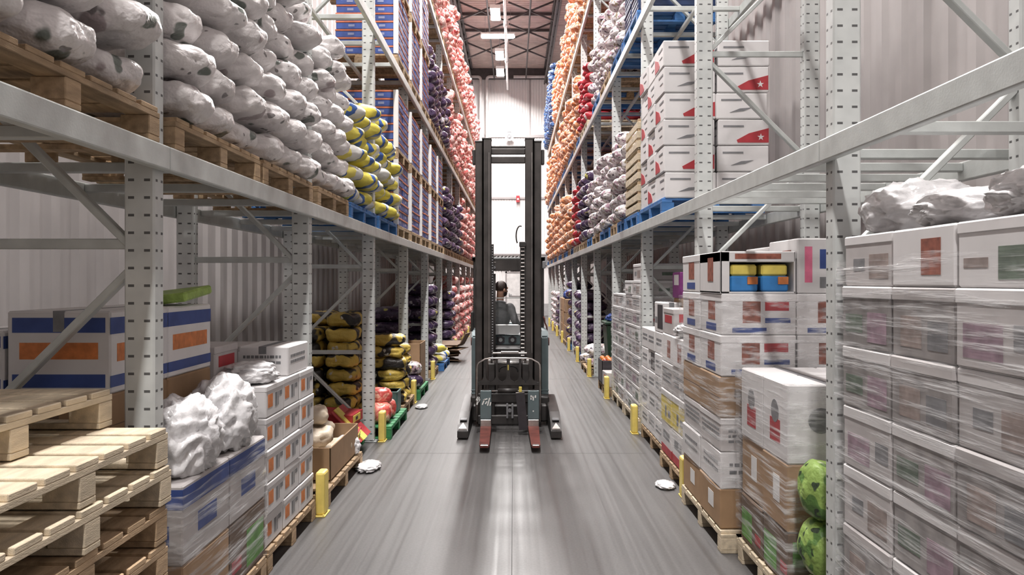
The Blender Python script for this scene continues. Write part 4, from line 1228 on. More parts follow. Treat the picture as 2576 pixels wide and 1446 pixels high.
# ------------------------------------------------------------------ cartons
# kind: (body, lid or None, aisle-face prints, near-face prints); a print is (u0,u1,v0,v1,material) in shares of the face
def rows_of_text(u0, u1, v, n, dv, mat, seed=1):
    R = random.Random(seed); out = []
    for i in range(n):
        u = u0
        while u < u1 - .03:
            w = R.uniform(.03, .10)
            out.append((u, min(u1, u + w), v - i * dv, v - i * dv + dv * .5, mat)); u += w + .02
    return out
M['gdark'] = pmat('printed_dark_grey_cardboard', (.27, .25, .245), .5, 0, .3, 9, .2)
KIND = {
 'orange_print': ('wcart', 'wcart', [(.10, .36, .30, .72, 'p_org'), (.50, .62, .25, .70, 'p_gry'), (.66, .70, .25, .70, 'p_gry'), (.74, .90, .55, .70, 'p_gry')],
                  [(.14, .40, .3, .7, 'p_org'), (.6, .85, .45, .5, 'p_gry'), (.6, .85, .3, .35, 'p_gry')]),
 'text_print': ('gcart', 'wcart', rows_of_text(.08, .9, .62, 3, .15, 'p_gry', 4), rows_of_text(.1, .9, .6, 3, .16, 'p_gry', 9)),
 'white_text': ('wcart', None, rows_of_text(.12, .86, .60, 2, .2, 'p_gry', 7), rows_of_text(.12, .86, .6, 2, .2, 'p_gry', 3)),
 'dark_panel': ('wcart', None, [(.0, .62, .12, .92, 'p_blk'), (.66, .92, .3, .5, 'p_gry')], [(.1, .4, .3, .6, 'p_gry')]),
 'red_title': ('gcart', 'gcart', [(.15, .85, .45, .75, 'p_red')], [(.12, .62, .50, .82, 'p_red'), (.70, .80, .55, .8, 'p_gry'), (.30, .55, .15, .42, 'p_brn')]),
 'blue_stripes': ('wcart', None, [(.0, 1, .72, .92, 'p_blu'), (.1, .9, .38, .60, 'p_org'), (.0, 1, .08, .22, 'p_blu')],
                  [(.05, .95, .74, .92, 'p_blu'), (.12, .88, .42, .62, 'p_org'), (.05, .95, .08, .24, 'p_blu')]),
 'blue_band': ('gcart', None, [(.0, 1, .70, .95, 'p_blu'), (.3, .7, .30, .55, 'p_blu')], [(.0, 1, .70, .95, 'p_blu'), (.3, .8, .25, .5, 'p_blu')]),
 'brown': ('carton', None, [(.0, 1, .485, .50, 'carton_dk')], [(.2, .5, .5, .7, 'carton_dk'), (.6, .8, .2, .3, 'carton_dk')]),
 'brown_label': ('carton', None, [(.3, .55, .35, .75, 'paper')], [(.35, .72, .25, .80, 'paper')]),
 'brown_green': ('carton_dk', None, [(.45, .95, .1, .7, 'p_grn'), (.05, .3, .2, .4, 'p_red')], [(.05, .6, .4, .85, 'p_grn'), (.5, .9, .1, .3, 'p_red')]),
 'fruit': ('wcart', 'wcart', [(.30, .62, .35, .82, 'p_brn'), (.25, .72, .08, .26, 'p_blu')], [(.28, .52, .30, .84, 'p_brn'), (.58, .90, .60, .82, 'p_red'), (.58, .92, .30, .42, 'p_blu'), (.14, .6, .06, .18, 'p_blu')]),
 'fruit_text': ('wcart', None, [(.2, .5, .2, .8, 'p_brn')], [(.10, .20, .2, .85, 'p_pnk'), (.30, .55, .45, .80, 'p_blu'), (.60, .74, .2, .8, 'p_gry'), (.3, .5, .1, .3, 'p_gry')]),
 'circle_mark': ('wcart', None, [(.3, .7, .2, .5, 'p_red')], [(.55, .9, .12, .40, 'p_red')]),
 'red_base': ('wcart', None, [(.0, 1, .03, .28, 'p_red'), (.2, .8, .5, .75, 'p_gry')], [(.0, 1, .03, .30, 'p_red'), (.3, .7, .5, .7, 'p_gry')]),
 'yellow_side': ('p_yel', 'wcart', [(.1, .32, .25, .45, 'p_gry'), (.45, .6, .2, .55, 'p_gry')], [(.1, .9, .30, .7, 'p_yel'), (.2, .35, .3, .5, 'p_gry'), (.6, .8, .2, .4, 'p_gry')]),
 'mixed_a': ('gcart', 'wcart', [(.08, .46, .15, .62, 'p_dull'), (.56, .80, .30, .55, 'p_gry')], [(.1, .3, .2, .7, 'p_dull'), (.5, .8, .3, .5, 'p_dgr')]),
 'mixed_b': ('wcart', 'wcart', [(.12, .5, .12, .60, 'p_dgr'), (.62, .92, .3, .45, 'p_dull')], [(.2, .5, .3, .6, 'p_gry')]),
 'mixed_c': ('gcart', 'wcart', [(.05, .30, .3, .6, 'p_gry'), (.42, .90, .14, .58, 'p_mau')], [(.1, .5, .3, .6, 'p_red')]),
 'mixed_d': ('gdark', 'wcart', [(.06, .44, .12, .6, 'p_mau'), (.55, .92, .25, .55, 'p_dgr')], [(.1, .5, .3, .6, 'p_dull')]),
 'mixed_e': ('gdark', 'gcart', [(.10, .40, .15, .55, 'p_gry'), (.50, .85, .15, .6, 'p_dull')], [(.1, .5, .3, .6, 'p_dull')]),
 'purple_box': ('p_pur', None, [(.2, .8, .5, .9, 'paper')], [(.35, .95, .4, .9, 'paper')]),
 'pink_box': ('gcart', None, [(.1, .6, .2, .8, 'p_org')], [(.2, .8, .3, .8, 'p_org')]),
 'brown_holes': ('carton', None, [(.2, .26, .7, .8, 'carton_dk'), (.7, .76, .7, .8, 'carton_dk'), (.4, .6, .2, .5, 'carton_dk')], [(.2, .28, .7, .8, 'carton_dk'), (.65, .73, .7, .8, 'carton_dk')]),
}
CM = {}
def carton_mesh(kind, side, dx, dy, dz):
    key = (kind, side, round(dx, 3), round(dy, 3), round(dz, 3))
    if key in CM: return CM[key]
    body, lid, pa, pn = KIND[kind]
    mats = [M[body]]; idx = {}
    def mi(n):
        if n not in idx: idx[n] = len(mats); mats.append(M[n])
        return idx[n]
    zt = dz if not lid else dz - .004
    b = B().b2(-dx / 2, dx / 2, -dy / 2, dy / 2, 0, zt, .008)
    e = .0012
    xa = -side * dx / 2
    for u0, u1, v0, v1, m_ in pa:
        ya, yb = (-dy / 2 + u0 * dy, -dy / 2 + u1 * dy)
        b.b2(xa - e, xa + e, ya, yb, v0 * zt, v1 * zt, 0, mi(m_))
    for u0, u1, v0, v1, m_ in pn:
        b.b2(-dx / 2 + u0 * dx, -dx / 2 + u1 * dx, -dy / 2 - e, -dy / 2 + e, v0 * zt, v1 * zt, 0, mi(m_))
    if kind == 'circle_mark':
        b.cyl((-dx * .12, -dy / 2 - .002, dz * .55), (-dx * .12, -dy / 2 + .002, dz * .55), dz * .16, seg=20, m=mi('p_gry'))
        b.cyl((xa - .002, 0, dz * .6), (xa + .002, 0, dz * .6), dz * .15, seg=20, m=mi('p_gry'))
    bm_ = b.mesh('carton_body', mats)
    if lid:
        l = B().b2(-dx / 2 - .003, dx / 2 + .003, -dy / 2 - .003, dy / 2 + .003, dz * .80, dz, .006)
        lm = l.mesh('lid', [M[lid]])
    else:
        l = B().b2(-.025, .025, -dy / 2 - .001, dy / 2 + .001, dz - .0015, dz + .0008).b2(-.025, .025, -dy / 2 - .0018, -dy / 2 + .001, dz * .75, dz)
        lm = l.mesh('tape_strip', [M['p_gry'] if body in ('wcart', 'gcart') else M['wood_pale']])
    CM[key] = (bm_, lm, 'lid' if lid else 'tape_strip')
    return CM[key]
def carton(kind, side, x, y, z, dx, dy, dz, label, name='carton', group=None, rz=0.0, cat='carton'):
    bm_, lm, ln = carton_mesh(kind, side, dx, dy, dz)
    t = thing(name, label, cat, (x, y, z), rz, group)
    put(bm_, 'carton_body', t); put(lm, ln, t)
    return t
def load(side, d0, y0, z0, layers, ncol, w, ndeep, dep, where, seed, group, desc=None, slack=.014):
    """layers: list of (kind, height); cartons stacked in columns along the aisle and rows into the rack"""
    R = random.Random(seed); z = z0
    for r, (kind, h) in enumerate(layers):
        for c in range(ncol):
            for e in range(ndeep):
                k = kind if isinstance(kind, str) else kind[(c + e + r) % len(kind)]
                x = FX(side, d0 + dep * (e + .5)) + R.uniform(-.006, .006)
                word = (desc or DESC)[k]
                lab = '%s, %s layer %s, %s column%s' % (word, ORD[r + 1], where, ORD[c + 1] if ncol > 2 else ('near' if c == 0 else 'far'), ', behind' if e else '')
                carton(k, side, x, y0 + (c + .5) * w + R.uniform(-.004, .004), z, dep - slack, w - slack, h - .002, lab, 'carton', group, R.uniform(-.006, .006))
        z += h
    return z
DESC = {'orange_print': 'white carton with orange print', 'text_print': 'grey lidded carton', 'white_text': 'white printed carton', 'dark_panel': 'black-sided carton',
        'red_title': 'grey red-lettered carton', 'blue_stripes': 'blue and orange striped carton', 'blue_band': 'blue-banded carton', 'brown': 'plain brown carton', 'brown_label': 'brown labelled carton',
        'brown_green': 'dark green-printed carton', 'fruit': 'white fruit carton', 'fruit_text': 'white lettered carton', 'circle_mark': 'white circle-marked carton', 'red_base': 'white red-based carton',
        'yellow_side': 'yellow-sided carton', 'mixed_a': 'grey brown-printed carton', 'mixed_b': 'white dark-green-printed carton', 'mixed_c': 'grey mauve-printed carton', 'mixed_d': 'dark carton with white lid', 'mixed_e': 'dark carton with grey lid', 'purple_box': 'purple carton', 'pink_box': 'pinkish carton', 'brown_holes': 'brown handhole carton'}

# film and crumpled plastic -------------------------------------------
def film_mat():
    m, nt, p = new_mat('clear_stretch_film')
    out = nt.nodes['Material Output']
    tc = N(nt, 'ShaderNodeTexCoord'); mp = N(nt, 'ShaderNodeMapping'); mp.inputs['Scale'].default_value = (3, 1.0, 16); mp.inputs['Rotation'].default_value = (.28, 0, 0)
    nz = N(nt, 'ShaderNodeTexNoise'); nz.inputs['Scale'].default_value = 2.4; nz.inputs['Detail'].default_value = 5
    nt.links.new(tc.outputs['Object'], mp.inputs[0]); nt.links.new(mp.outputs[0], nz.inputs[0])
    fac = ramp(nt, nz.outputs[0], [(.46, .05), (.60, .38), (.72, .65)])
    tr = N(nt, 'ShaderNodeBsdfTransparent')
    p.inputs['Base Color'].default_value = (.82, .82, .83, 1); p.inputs['Roughness'].default_value = .16
    bp = N(nt, 'ShaderNodeBump'); bp.inputs['Strength'].default_value = .8; bp.inputs['Distance'].default_value = .02
    nt.links.new(nz.outputs[0], bp.inputs['Height']); nt.links.new(bp.outputs[0], p.inputs['Normal'])
    mx = N(nt, 'ShaderNodeMixShader')
    nt.links.new(fac, mx.inputs[0]); nt.links.new(tr.outputs[0], mx.inputs[1]); nt.links.new(p.outputs[0], mx.inputs[2])
    nt.links.new(mx.outputs[0], out.inputs['Surface'])
    return m
M['film'] = film_mat()
M['film_white'] = pmat('crumpled_white_film', (.74, .73, .74), .25, 0, .12, 9, 0, .6, 24, spec=.7)
def film_wrap(side, d0, d1, y0, y1, z0, z1, label, amp=.012, seed=0):
    """a sleeve of film around a load: three or four sides, waisted and wrinkled"""
    xa, xb = FX(side, d0), FX(side, d1)
    cor = [(xb, y0), (xa, y0), (xa, y1), (xb, y1)]
    path = []
    for (a, c) in zip(cor, cor[1:]):
        n = 14
        for i in range(n): path.append((a[0] + (c[0] - a[0]) * i / n, a[1] + (c[1] - a[1]) * i / n))
    path.append(cor[-1])
    b = B(); nz_ = 14; g = []
    cx, cy = (xa + xb) / 2, (y0 + y1) / 2
    for j in range(nz_ + 1):
        row = []
        for (x, y) in path:
            z = z0 + (z1 - z0) * j / nz_
            k = noise.noise(Vector((x * 3, y * 3, z * 9 + seed))) * amp + .004
            d = Vector((x - cx, y - cy, 0)).normalized()
            row.append(b.bm.verts.new((x + d.x * (k + .012), y + d.y * (k + .012), z + noise.noise(Vector((x * 2, y * 2, seed))) * .05 * (1 if j == nz_ else .3))))
        g.append(row)
    for r0, r1 in zip(g, g[1:]):
        for i in range(len(path) - 1):
            f = b.bm.faces.new((r0[i], r0[i + 1], r1[i + 1], r1[i])); f.smooth = True
    return tag(b.obj('stretch_film', M['film']), label, 'stretch film', 'stretch film round the loads')
def crumple(name, x, y, z, sx, sy, sz, mat, label, cat, seed=0, amp=.35, n=5, group=None, rz=0):
    b = B()
    bmesh.ops.create_icosphere(b.bm, subdivisions=n, radius=1.0)
    off = Vector((seed * 3.7, seed * 1.3, seed * 2.1))
    for v in b.bm.verts:
        d = v.co.normalized()
        w_ = Vector((noise.noise(d * 1.3 + off), noise.noise(d * 1.3 - off), noise.noise(d * 1.5 + off * 2))) * .9
        r = 1 + amp * (.35 - abs(noise.noise((d + w_) * 1.5 + off)) * 1.3) + amp * .55 * (.30 - abs(noise.noise((d + w_) * 3.0 + off))) + amp * .16 * noise.noise(d * 7 + off)
        q = d * r
        v.co = Vector((q.x * sx / 2, q.y * sy / 2, max(0, q.z * .5 + .36) * sz))
    for f in b.bm.faces: f.smooth = True
    return tag(b.obj(name, mat, None, (x, y, z), rz), label, cat, group)

def lp(y0, y1, xfront, D, col, label, side=-1, z=0):
    """a pallet on the floor with its aisle edge at xfront (absolute)"""
    x = (-xfront - D / 2) if side < 0 else (xfront + D / 2)
    return pallet(x, (y0 + y1) / 2, z, col, round(y1 - y0, 2), D, label)
FLOOR_Z = PAL_H

# ------------------------------------------------------------------ left floor, near to far
for k in range(9):
    pallet(-1.89 - (.24 if k == 8 else 0) + random.uniform(-.012, .012), 2.60 + random.uniform(-.012, .012), k * PAL_H, 'wood_pale' if k > 5 else 'wood', 1.2, 1.08,
           'empty wooden pallet, %s from the floor in the stack at the near left corner' % ORD[k + 1], 'empty pallets in the near stack')
lp(3.58, 4.80, 1.46, 1.08, 'wood', 'wooden pallet under the brown and striped cartons, first left bay')
for c in range(2):
    yy = 3.60 + c * .60
    carton('brown_green' if c else 'brown', -1, -1.62, yy + .30, FLOOR_Z, .30, .590, .34, 'dark carton at the aisle edge under the blue-banded carton, %s' % ('farther one' if c else 'nearer one'), group='cartons of the first left bay')
    carton('blue_band', -1, -1.62, yy + .30, FLOOR_Z + .341, .30, .590, .36, 'white carton with a blue band beneath the crumpled film, %s' % ('farther one' if c else 'nearer one'), group='cartons of the first left bay')
    for r in range(4):
        carton('brown_green' if r == 2 else 'brown', -1, -2.02, yy + .30, FLOOR_Z + r * .277, .46, .590, .275, 'brown carton behind the blue-banded ones, %s layer, %s' % (ORD[r + 1], 'farther column' if c else 'nearer column'), group='cartons of the first left bay')
        carton('brown', -1, -2.40, yy + .30, FLOOR_Z + r * .277, .27, .590, .275, 'brown carton at the wall side of first left bay, %s layer, %s' % (ORD[r + 1], 'farther' if c else 'nearer'), group='cartons of the first left bay')
    carton('blue_stripes', -1, -2.02, yy + .30, FLOOR_Z + 4 * .277, .46, .590, .37, 'white carton with blue and orange stripes on top of brown cartons, %s' % ('farther one' if c else 'nearer one'), group='cartons of the first left bay')
    carton('blue_stripes', -1, -2.40, yy + .30, FLOOR_Z + 4 * .277, .27, .590, .28, 'lower striped white carton at the wall side, %s' % ('farther one' if c else 'nearer one'), group='cartons of the first left bay')
crumple('film_heap', -1.60, 3.92, FLOOR_Z + .703, .32, .52, .40, M['film_white'], 'crumpled white film heap on the nearer blue-banded carton', 'plastic film', 3)
crumple('film_heap', -1.60, 4.47, FLOOR_Z + .703, .32, .54, .44, M['film_white'], 'crumpled white film heap on the farther blue-banded carton', 'plastic film', 5)
tag(B().box((0, 0, 0), (.30, .40, .05), .01, 0, (.1, -.12, 0)).obj('green_sheet', M['lime'], None, (-1.90, 4.52, FLOOR_Z + 4 * .277 + .42)), 'lime green packet lying on top of the farther striped carton', 'packet')
film_wrap(-1, -.03, .9, 3.60, 4.80, .14, .82, 'clear stretch film around the blue-banded cartons', .02, 4)
# white cartons with orange print
lp(4.86, 6.03, 1.47, 1.06, 'wood', 'dark wooden pallet under the white cartons with orange print')
zt = load(-1, -.02, 4.87, FLOOR_Z, [('orange_print', .196)] * 5, 3, .386, 2, .36, 'of the orange-print load', 31, 'white cartons with orange print')
carton('white_text', -1, FX(-1, .17), 5.66, zt, .34, .52, .195, 'single white carton lying on top of the orange-print cartons', group=None)
carton('red_title', -1, FX(-1, .62), 5.12, zt, .62, .40, .23, 'grey carton with red lettering behind the film, on the orange-print load')
carton('red_title', -1, FX(-1, .62), 5.60, zt, .60, .40, .20, 'second red-lettered grey carton, behind the white single carton')
crumple('film_heap', FX(-1, .16), 5.10, zt, .34, .50, .14, M['film_white'], 'low crumpled film on the near end of the orange-print cartons', 'plastic film', 9)
# bay two: open tray of cream bags
lp(6.30, 7.74, 1.44, 1.06, 'wood', 'dark wooden pallet under the brown tray of cream bags')
def open_tray(name, x, y, z, dx, dy, dz, mat, label, cat, th=.012, parts=True):
    t = thing(name, label, cat, (x, y, z))
    b = B().b2(-dx / 2, dx / 2, -dy / 2, dy / 2, 0, th)
    b.b2(-dx / 2, -dx / 2 + th, -dy / 2, dy / 2, 0, dz, .003).b2(dx / 2 - th, dx / 2, -dy / 2, dy / 2, 0, dz, .003)
    b.b2(-dx / 2, dx / 2, -dy / 2, -dy / 2 + th, 0, dz, .003).b2(-dx / 2, dx / 2, dy / 2 - th, dy / 2, 0, dz, .003)
    b.obj('tray_body', mat, t)
    return t
open_tray('open_carton', -1.80, 7.10, FLOOR_Z, .66, 1.15, .27, M['carton'], 'open brown tray full of cream bags on the left floor', 'carton')
R = random.Random(5)
n_ = 0
for (x, y, z) in ((-1.63, 6.80, .02), (-1.95, 6.80, .02), (-1.63, 7.30, .02), (-1.95, 7.30, .02), (-1.70, 6.95, .19), (-1.80, 7.35, .19), (-1.98, 7.02, .19), (-1.78, 7.15, .34)):
    n_ += 1
    sack_at('cream', 'cream_bag', x, y, FLOOR_Z + z + .09, 'cream paper bag heaped in the open brown tray, %s of eight from below' % ORD[n_], 'bag', 'cream bags in the brown tray', R.uniform(-.4, .4), R.uniform(-.06, .06), .84, R)
crumple('plastic_scrap', -1.36, 7.62, 0, .22, .42, .07, M['film_white'], 'white plastic scrap on the floor beside the tray of cream bags', 'plastic scrap', 12, n=4)
crumple('plastic_scrap', -1.55, 7.58, FLOOR_Z, .22, .22, .20, M['film_white'], 'white plastic bag slumped at the far corner of the cream bag pallet', 'plastic scrap', 14, n=4)
# red and yellow tray on a green pallet
lp(7.86, 8.84, 1.62, .92, 'pal_green', 'green pallet carrying the red and yellow display trays')
for i, (x, y, ang, hgt) in enumerate(((-1.86, 8.2, .10, .0), (-1.93, 8.5, -.06, .14))):
    t = thing('display_tray', 'red and yellow display tray, %s of the two on the green pallet' % ('upper' if i else 'lower'), 'tray', (x, y, FLOOR_Z + hgt), ang)
    b = B().prism([(-.30, 0), (.30, 0), (.30, .10), (-.30, .13)], 'y', -.22, .22, 0)
    b.obj('tray_body', M['p_red'], t)
    B().b2(-.26, .05, -.226, -.218, .02, .10, .002).b2(.296, .306, -.18, .10, .02, .09, .002).obj('yellow_panel', M['p_yel'], t)
    B().b2(-.15, -.05, -.230, -.224, .04, .08).b2(.302, .31, -.10, -.02, .04, .07).obj('black_mark', M['p_blk'], t)
t = thing('sloping_card', 'slanted red and yellow card lid leaning on the display trays', 'card', (-1.72, 8.36, FLOOR_Z + .004))
b = B(); b.bar((.20, 0, .0), (-.10, 0, .30), .012, .56, 0, .002, up=(0, 1, 0))
for v in b.bm.verts: pass
b.obj('card', M['p_red'], t)
b = B().bar((.211, -.1, .009), (-.089, -.1, .309), .012, .2, 0, 0, up=(0, 1, 0)); b.obj('yellow_panel', M['p_yel'], t)
# yellow and black sacks
lp(9.02, 10.36, 1.36, 1.16, 'pal_green', 'green pallet at the aisle edge under the red onion bag and yellow sacks')
R = random.Random(8)
for r in range(8):
    for c in range(2):
        for e in range(2):
            if r == 7 and c == 1 and e == 0: continue
            sack_at('coal', 'yellow_sack', -1.96 - c * .38 + R.uniform(-.02, .02), 9.40 + e * .60 + R.uniform(-.02, .02), FLOOR_Z + .078 + r * .155,
                    'yellow and black sack, tall inner pile, %s layer, %s%s' % (ORD[r + 1], 'wall side' if c else 'aisle side', ', second row' if e else ''), 'sack', 'yellow and black sacks', R.uniform(-.05, .05), 0, (.90, .94, .93), R)
lp(10.50, 11.64, 1.42, 1.0, 'wood', 'wooden pallet under the lower pile of yellow sacks')
for r in range(7):
    for c in range(2):
        for e in range(2):
            if r >= 5 and e == 0 and c == 1: continue
            if r >= 6 and e == 0: continue
            sack_at('coaly', 'yellow_sack', -1.70 - e * .52 + R.uniform(-.02, .02), 10.74 + c * .46 + R.uniform(-.02, .02), FLOOR_Z + .078 + r * .152,
                    'yellow and black sack, lower aisle pile, %s layer, %s column%s' % (ORD[r + 1], 'far' if c else 'near', ', behind' if e else ''), 'sack', 'yellow and black sacks', R.uniform(-.06, .06), 0, (.90, .98, .91), R)
for i, (x, y, z, s) in enumerate(((-1.55, 9.28, .12, .78), (-1.55, 9.62, .12, .78), (-1.55, 9.45, .29, .62))):
    sack_at('redbag', 'onion_bag', x, y, FLOOR_Z + z - .01, 'small red net bag of onions on the green pallet, %s' % ['nearer lower one', 'farther lower one', 'one on top'][i], 'onion bag', 'small red onion bags', .3 * i, 0, s, R)
b = B().b2(-.14, .14, -.16, .16, 0, .26, .012).b2(-.145, .145, -.165, .165, .24, .26, .004)
tag(b.obj('teal_box', pmat('teal_plastic', (.06, .14, .13), .45), None, (-1.56, 10.08, FLOOR_Z)), 'small dark teal box behind the red onion bags', 'box')
# bay four on the floor
lp(12.02, 13.16, 1.38, 1.0, 'pal_green', 'green pallet under the tall open brown carton')
open_tray('open_carton', -1.68, 12.72, FLOOR_Z, .52, .70, .66, M['carton'], 'tall open-topped brown carton beside the striped purple sack', 'carton')
sack_at('purple', 'purple_sack', -1.62, 12.18, FLOOR_Z + .12, 'purple and white sack lying before the tall brown carton, lower one', 'sack', 'purple sacks by the carton', 0.1, 0, .8, R)
sack_at('garlic', 'purple_sack', -1.62, 12.20, FLOOR_Z + .31, 'pale striped sack before the tall brown carton, upper one', 'sack', 'purple sacks by the carton', 0.1, 0, .8, R)
def floor_wall(key, name, side, y0, ncol, w, rows, rh, dep, word, seed, xfront, col='wood', jag=1, end=0):
    d0 = xfront - abs(XL) if side < 0 else xfront - XR
    lp(y0, y0 + ncol * w, xfront, 1.0, col, '%s pallet on the %s floor under the %s' % ({'wood': 'wooden', 'pal_blue': 'blue', 'pal_green': 'green'}[col], 'left' if side < 0 else 'right', word[1]), side)
    sack_wall(key, name, side, PAL_H, y0, ncol, w, rows, rh, dep,
              lambda c, r, e: '%s of the %s, %s layer, %s column%s' % (word[0], word[1], ORD[r + 1], ORD[c + 1], ', behind' if e else ''), 'sack', word[1], d0=d0, seed=seed, jag=jag, end_face=end)
floor_wall('purple', 'purple_cabbage_sack', -1, 13.35, 2, .45, 6, .236, .64, ('dark purple sack', 'shaded fourth-bay left pile'), 501, 1.80)
floor_wall('purple', 'purple_cabbage_sack', -1, 14.66, 2, .44, 7, .225, .64, ('purple cabbage sack', 'tagged purple pile on the left floor'), 503, 1.44)
tag(B().b2(-.005, .005, -.11, .11, -.17, .17, .002).obj('paper_tag', M['paper'], None, (-1.365, 14.88, 1.25)), 'white paper tag stuck on the tall purple sack pile', 'tag')
bpy.data.objects['paper_tag'].rotation_euler = (.30, .06, .10)
floor_wall('yb', 'striped_sack', -1, 15.86, 3, .46, 2, .19, .6, ('blue and yellow sack', 'low striped left-floor heap'), 505, 1.36, 'pal_blue')
for i in range(7):
    R = random.Random(40 + i)
    b = B().box((0, 0, 0), (.62, .95, .012), .002, 0, (R.uniform(-.05, .05), R.uniform(-.12, .12), 0))
    if i == 6: b.box((.35, .1, .09), (.02, .5, .3), .002, 0, (0, .5, 0))
    tag(b.obj('cardboard_sheet', M['carton'] if i % 2 else M['carton_dk'], None, (-1.48 + R.uniform(-.08, .10), 18.05 + R.uniform(-.1, .1), .05 + i * .055), R.uniform(-.3, .3)),
        'flattened brown cardboard, %s sheet up in the loose pile on the left floor' % ORD[i + 1], 'cardboard', 'flattened cardboard pile')
floor_wall('purple', 'purple_cabbage_sack', -1, 19.18, 2, .44, 7, .232, .64, ('purple cabbage sack', 'second purple pile beyond the cardboard'), 507, 1.44)
onions('red', -1, 0, bays(7, 11), 6, 22.9, 520, d0=-.03)

# ------------------------------------------------------------------ right floor, near to far
GR = 'cartons of the nearest right load'
lp(2.24, 3.68, 1.46, 1.0, 'wood', 'wooden pallet under the film-wrapped cartons nearest on the right', 1)
zt = load(1, .03, 2.26, FLOOR_Z, [(('mixed_d', 'mixed_a', 'mixed_e'), .265), (('mixed_e', 'mixed_d', 'mixed_c'), .265)] * 3 + [(('mixed_b', 'fruit_text', 'mixed_a'), .22)], 3, .467, 1, .50, 'of the nearest right load', 61, GR)
film_wrap(1, .02, .56, 2.24, 3.68, .12, zt - .1, 'clear stretch film around the nearest right load', .02, 7)
for i, (y, sy, h) in enumerate(((3.42, .46, .26), (2.97, .42, .16), (2.50, .44, .20))):
    crumple('film_bag', FX(1, .27), y, zt + .002, .46, sy, h, M['film_white'], 'bulging white plastic bag on the nearest right load, %s' % ['far one', 'middle one', 'near one'][i], 'bag', 20 + i, .22, group='white bags on the nearest right load')
lp(4.22, 5.14, 1.42, 1.0, 'wood_pale', 'pale wooden pallet under the circle-marked white cartons', 1)
zt = load(1, -.02, 4.24, FLOOR_Z, [('brown_green', .29), ('brown_label', .36), ('circle_mark', .42)], 2, .44, 2, .47, 'of the circle-mark load', 63, 'cartons of the circle-mark load')
film_wrap(1, -.03, .96, 4.22, 5.14, .2, zt, 'clear stretch film around the circle-marked cartons', .02, 11)
for i, (x, z) in enumerate(((1.55, 0), (1.55, .29), (1.55, .58), (1.87, 0), (1.87, .29))):
    sack_at('lime', 'green_bag', x + .03, 4.05, z + .14, 'lime green net bag before the brown cartons, %s of the %s column' % (['bottom', 'middle', 'top', 'bottom', 'top'][i], 'aisle side' if i < 3 else 'inner'),
            'bag', 'green net bags', (-1) ** i * .06, 0, (.74, .84, .98), R)
lp(5.24, 6.48, 1.34, 1.04, 'wood_pale', 'pale wooden pallet under the white fruit cartons on the right', 1)
zt = load(1, -.11, 5.27, FLOOR_Z, [('brown_label', .26), ('white_text', .24), ('text_print', .22), ('brown', .27), ('fruit', .27), ('fruit', .27)], 2, .59, 2, .50, 'of the fruit load', 67, 'cartons of the fruit load')
# top layer: display box, lettered carton and a plain one
def display_box(x, y, z):
    t = thing('display_box', 'open-fronted white display box of blue and yellow packs on the fruit load', 'display box', (x, y, z))
    dx, dy, dz = .49, .58, .275
    b = B().b2(-dx / 2, dx / 2, -dy / 2, dy / 2, 0, .012).b2(-dx / 2, dx / 2, -dy / 2, dy / 2, dz - .07, dz, .006)
    b.b2(-dx / 2, -dx / 2 + .012, -dy / 2, dy / 2, 0, dz, .003).b2(dx / 2 - .012, dx / 2, -dy / 2, dy / 2, 0, dz, .003).b2(-dx / 2, dx / 2, dy / 2 - .012, dy / 2, 0, dz, .003)
    b.b2(-dx / 2, -dx / 2 + .06, -dy / 2, -dy / 2 + .012, 0, dz, .003)
    b.obj('box_shell', M['wcart'], t)
    b = B().b2(-dx / 2 - .002, -dx / 2, -.10, .05, .08, .24).b2(-.15, .15, -dy / 2 - .002, -dy / 2, dz - .05, dz - .015)
    b.obj('fruit_print', M['p_brn'], t)
    for i in range(2):
        x0 = -dx / 2 + .07 + i * .20
        pk = B().b2(x0, x0 + .18, -dy / 2 + .02, dy / 2 - .04, .013, .115, .01).obj('blue_pack', M['p_sky'], t)
        B().b2(x0 + .005, x0 + .175, -dy / 2 + .025, dy / 2 - .05, .116, .19, .012).obj('yellow_pack', M['p_yel'], t)
        B().b2(x0 + .11, x0 + .178, -dy / 2 + .012, -dy / 2 + .022, .06, .11, .002).obj('orange_mark', M['p_org'], pk)
display_box(FX(1, .14), 5.57, zt)
carton('fruit', 1, FX(1, .14), 6.16, zt, .49, .58, .275, 'white fruit carton at the far top corner of the fruit load')
carton('fruit_text', 1, FX(1, .64), 5.57, zt, .49, .58, .36, 'tall white lettered carton beside the display box on the fruit load')
carton('fruit_text', 1, FX(1, .64), 6.16, zt, .49, .58, .33, 'white lettered carton behind the tall one on the fruit load')
film_wrap(1, -.12, .92, 5.25, 6.47, .42, 1.66, 'clear stretch film around the white fruit cartons', .018, 13)
lp(6.72, 7.78, 1.40, 1.0, 'wood', 'wooden pallet under the red-based and yellow-sided cartons', 1)
zt = load(1, -.04, 6.73, FLOOR_Z, [('red_base', .30), ('yellow_side', .30), ('text_print', .26), ('fruit_text', .26)], 2, .52, 2, .46, 'of the red-based load', 71, 'cartons of the red-based load')
crumple('film_heap', FX(1, .18), 7.0, zt, .44, .48, .16, M['film_white'], 'crumpled white film on the red-based load', 'plastic film', 41)
carton('red_title', 1, FX(1, .19), 7.50, zt, .42, .48, .24, 'white carton with red lettering on the far top of the red-based load')
film_wrap(1, -.05, .90, 6.71, 7.79, .3, 1.2, 'clear stretch film around the red-based load', .02, 17)
lp(7.92, 9.24, 1.45, 1.0, 'wood', 'wooden pallet under the printed white cartons on the right floor', 1)
zt = load(1, .0, 7.94, FLOOR_Z, [('white_text', .22), ('white_text', .22), ('white_text', .22), (('dark_panel', 'white_text'), .22), ('white_text', .22)], 3, .43, 2, .46, 'of the printed white load', 73, 'cartons of the printed white load')
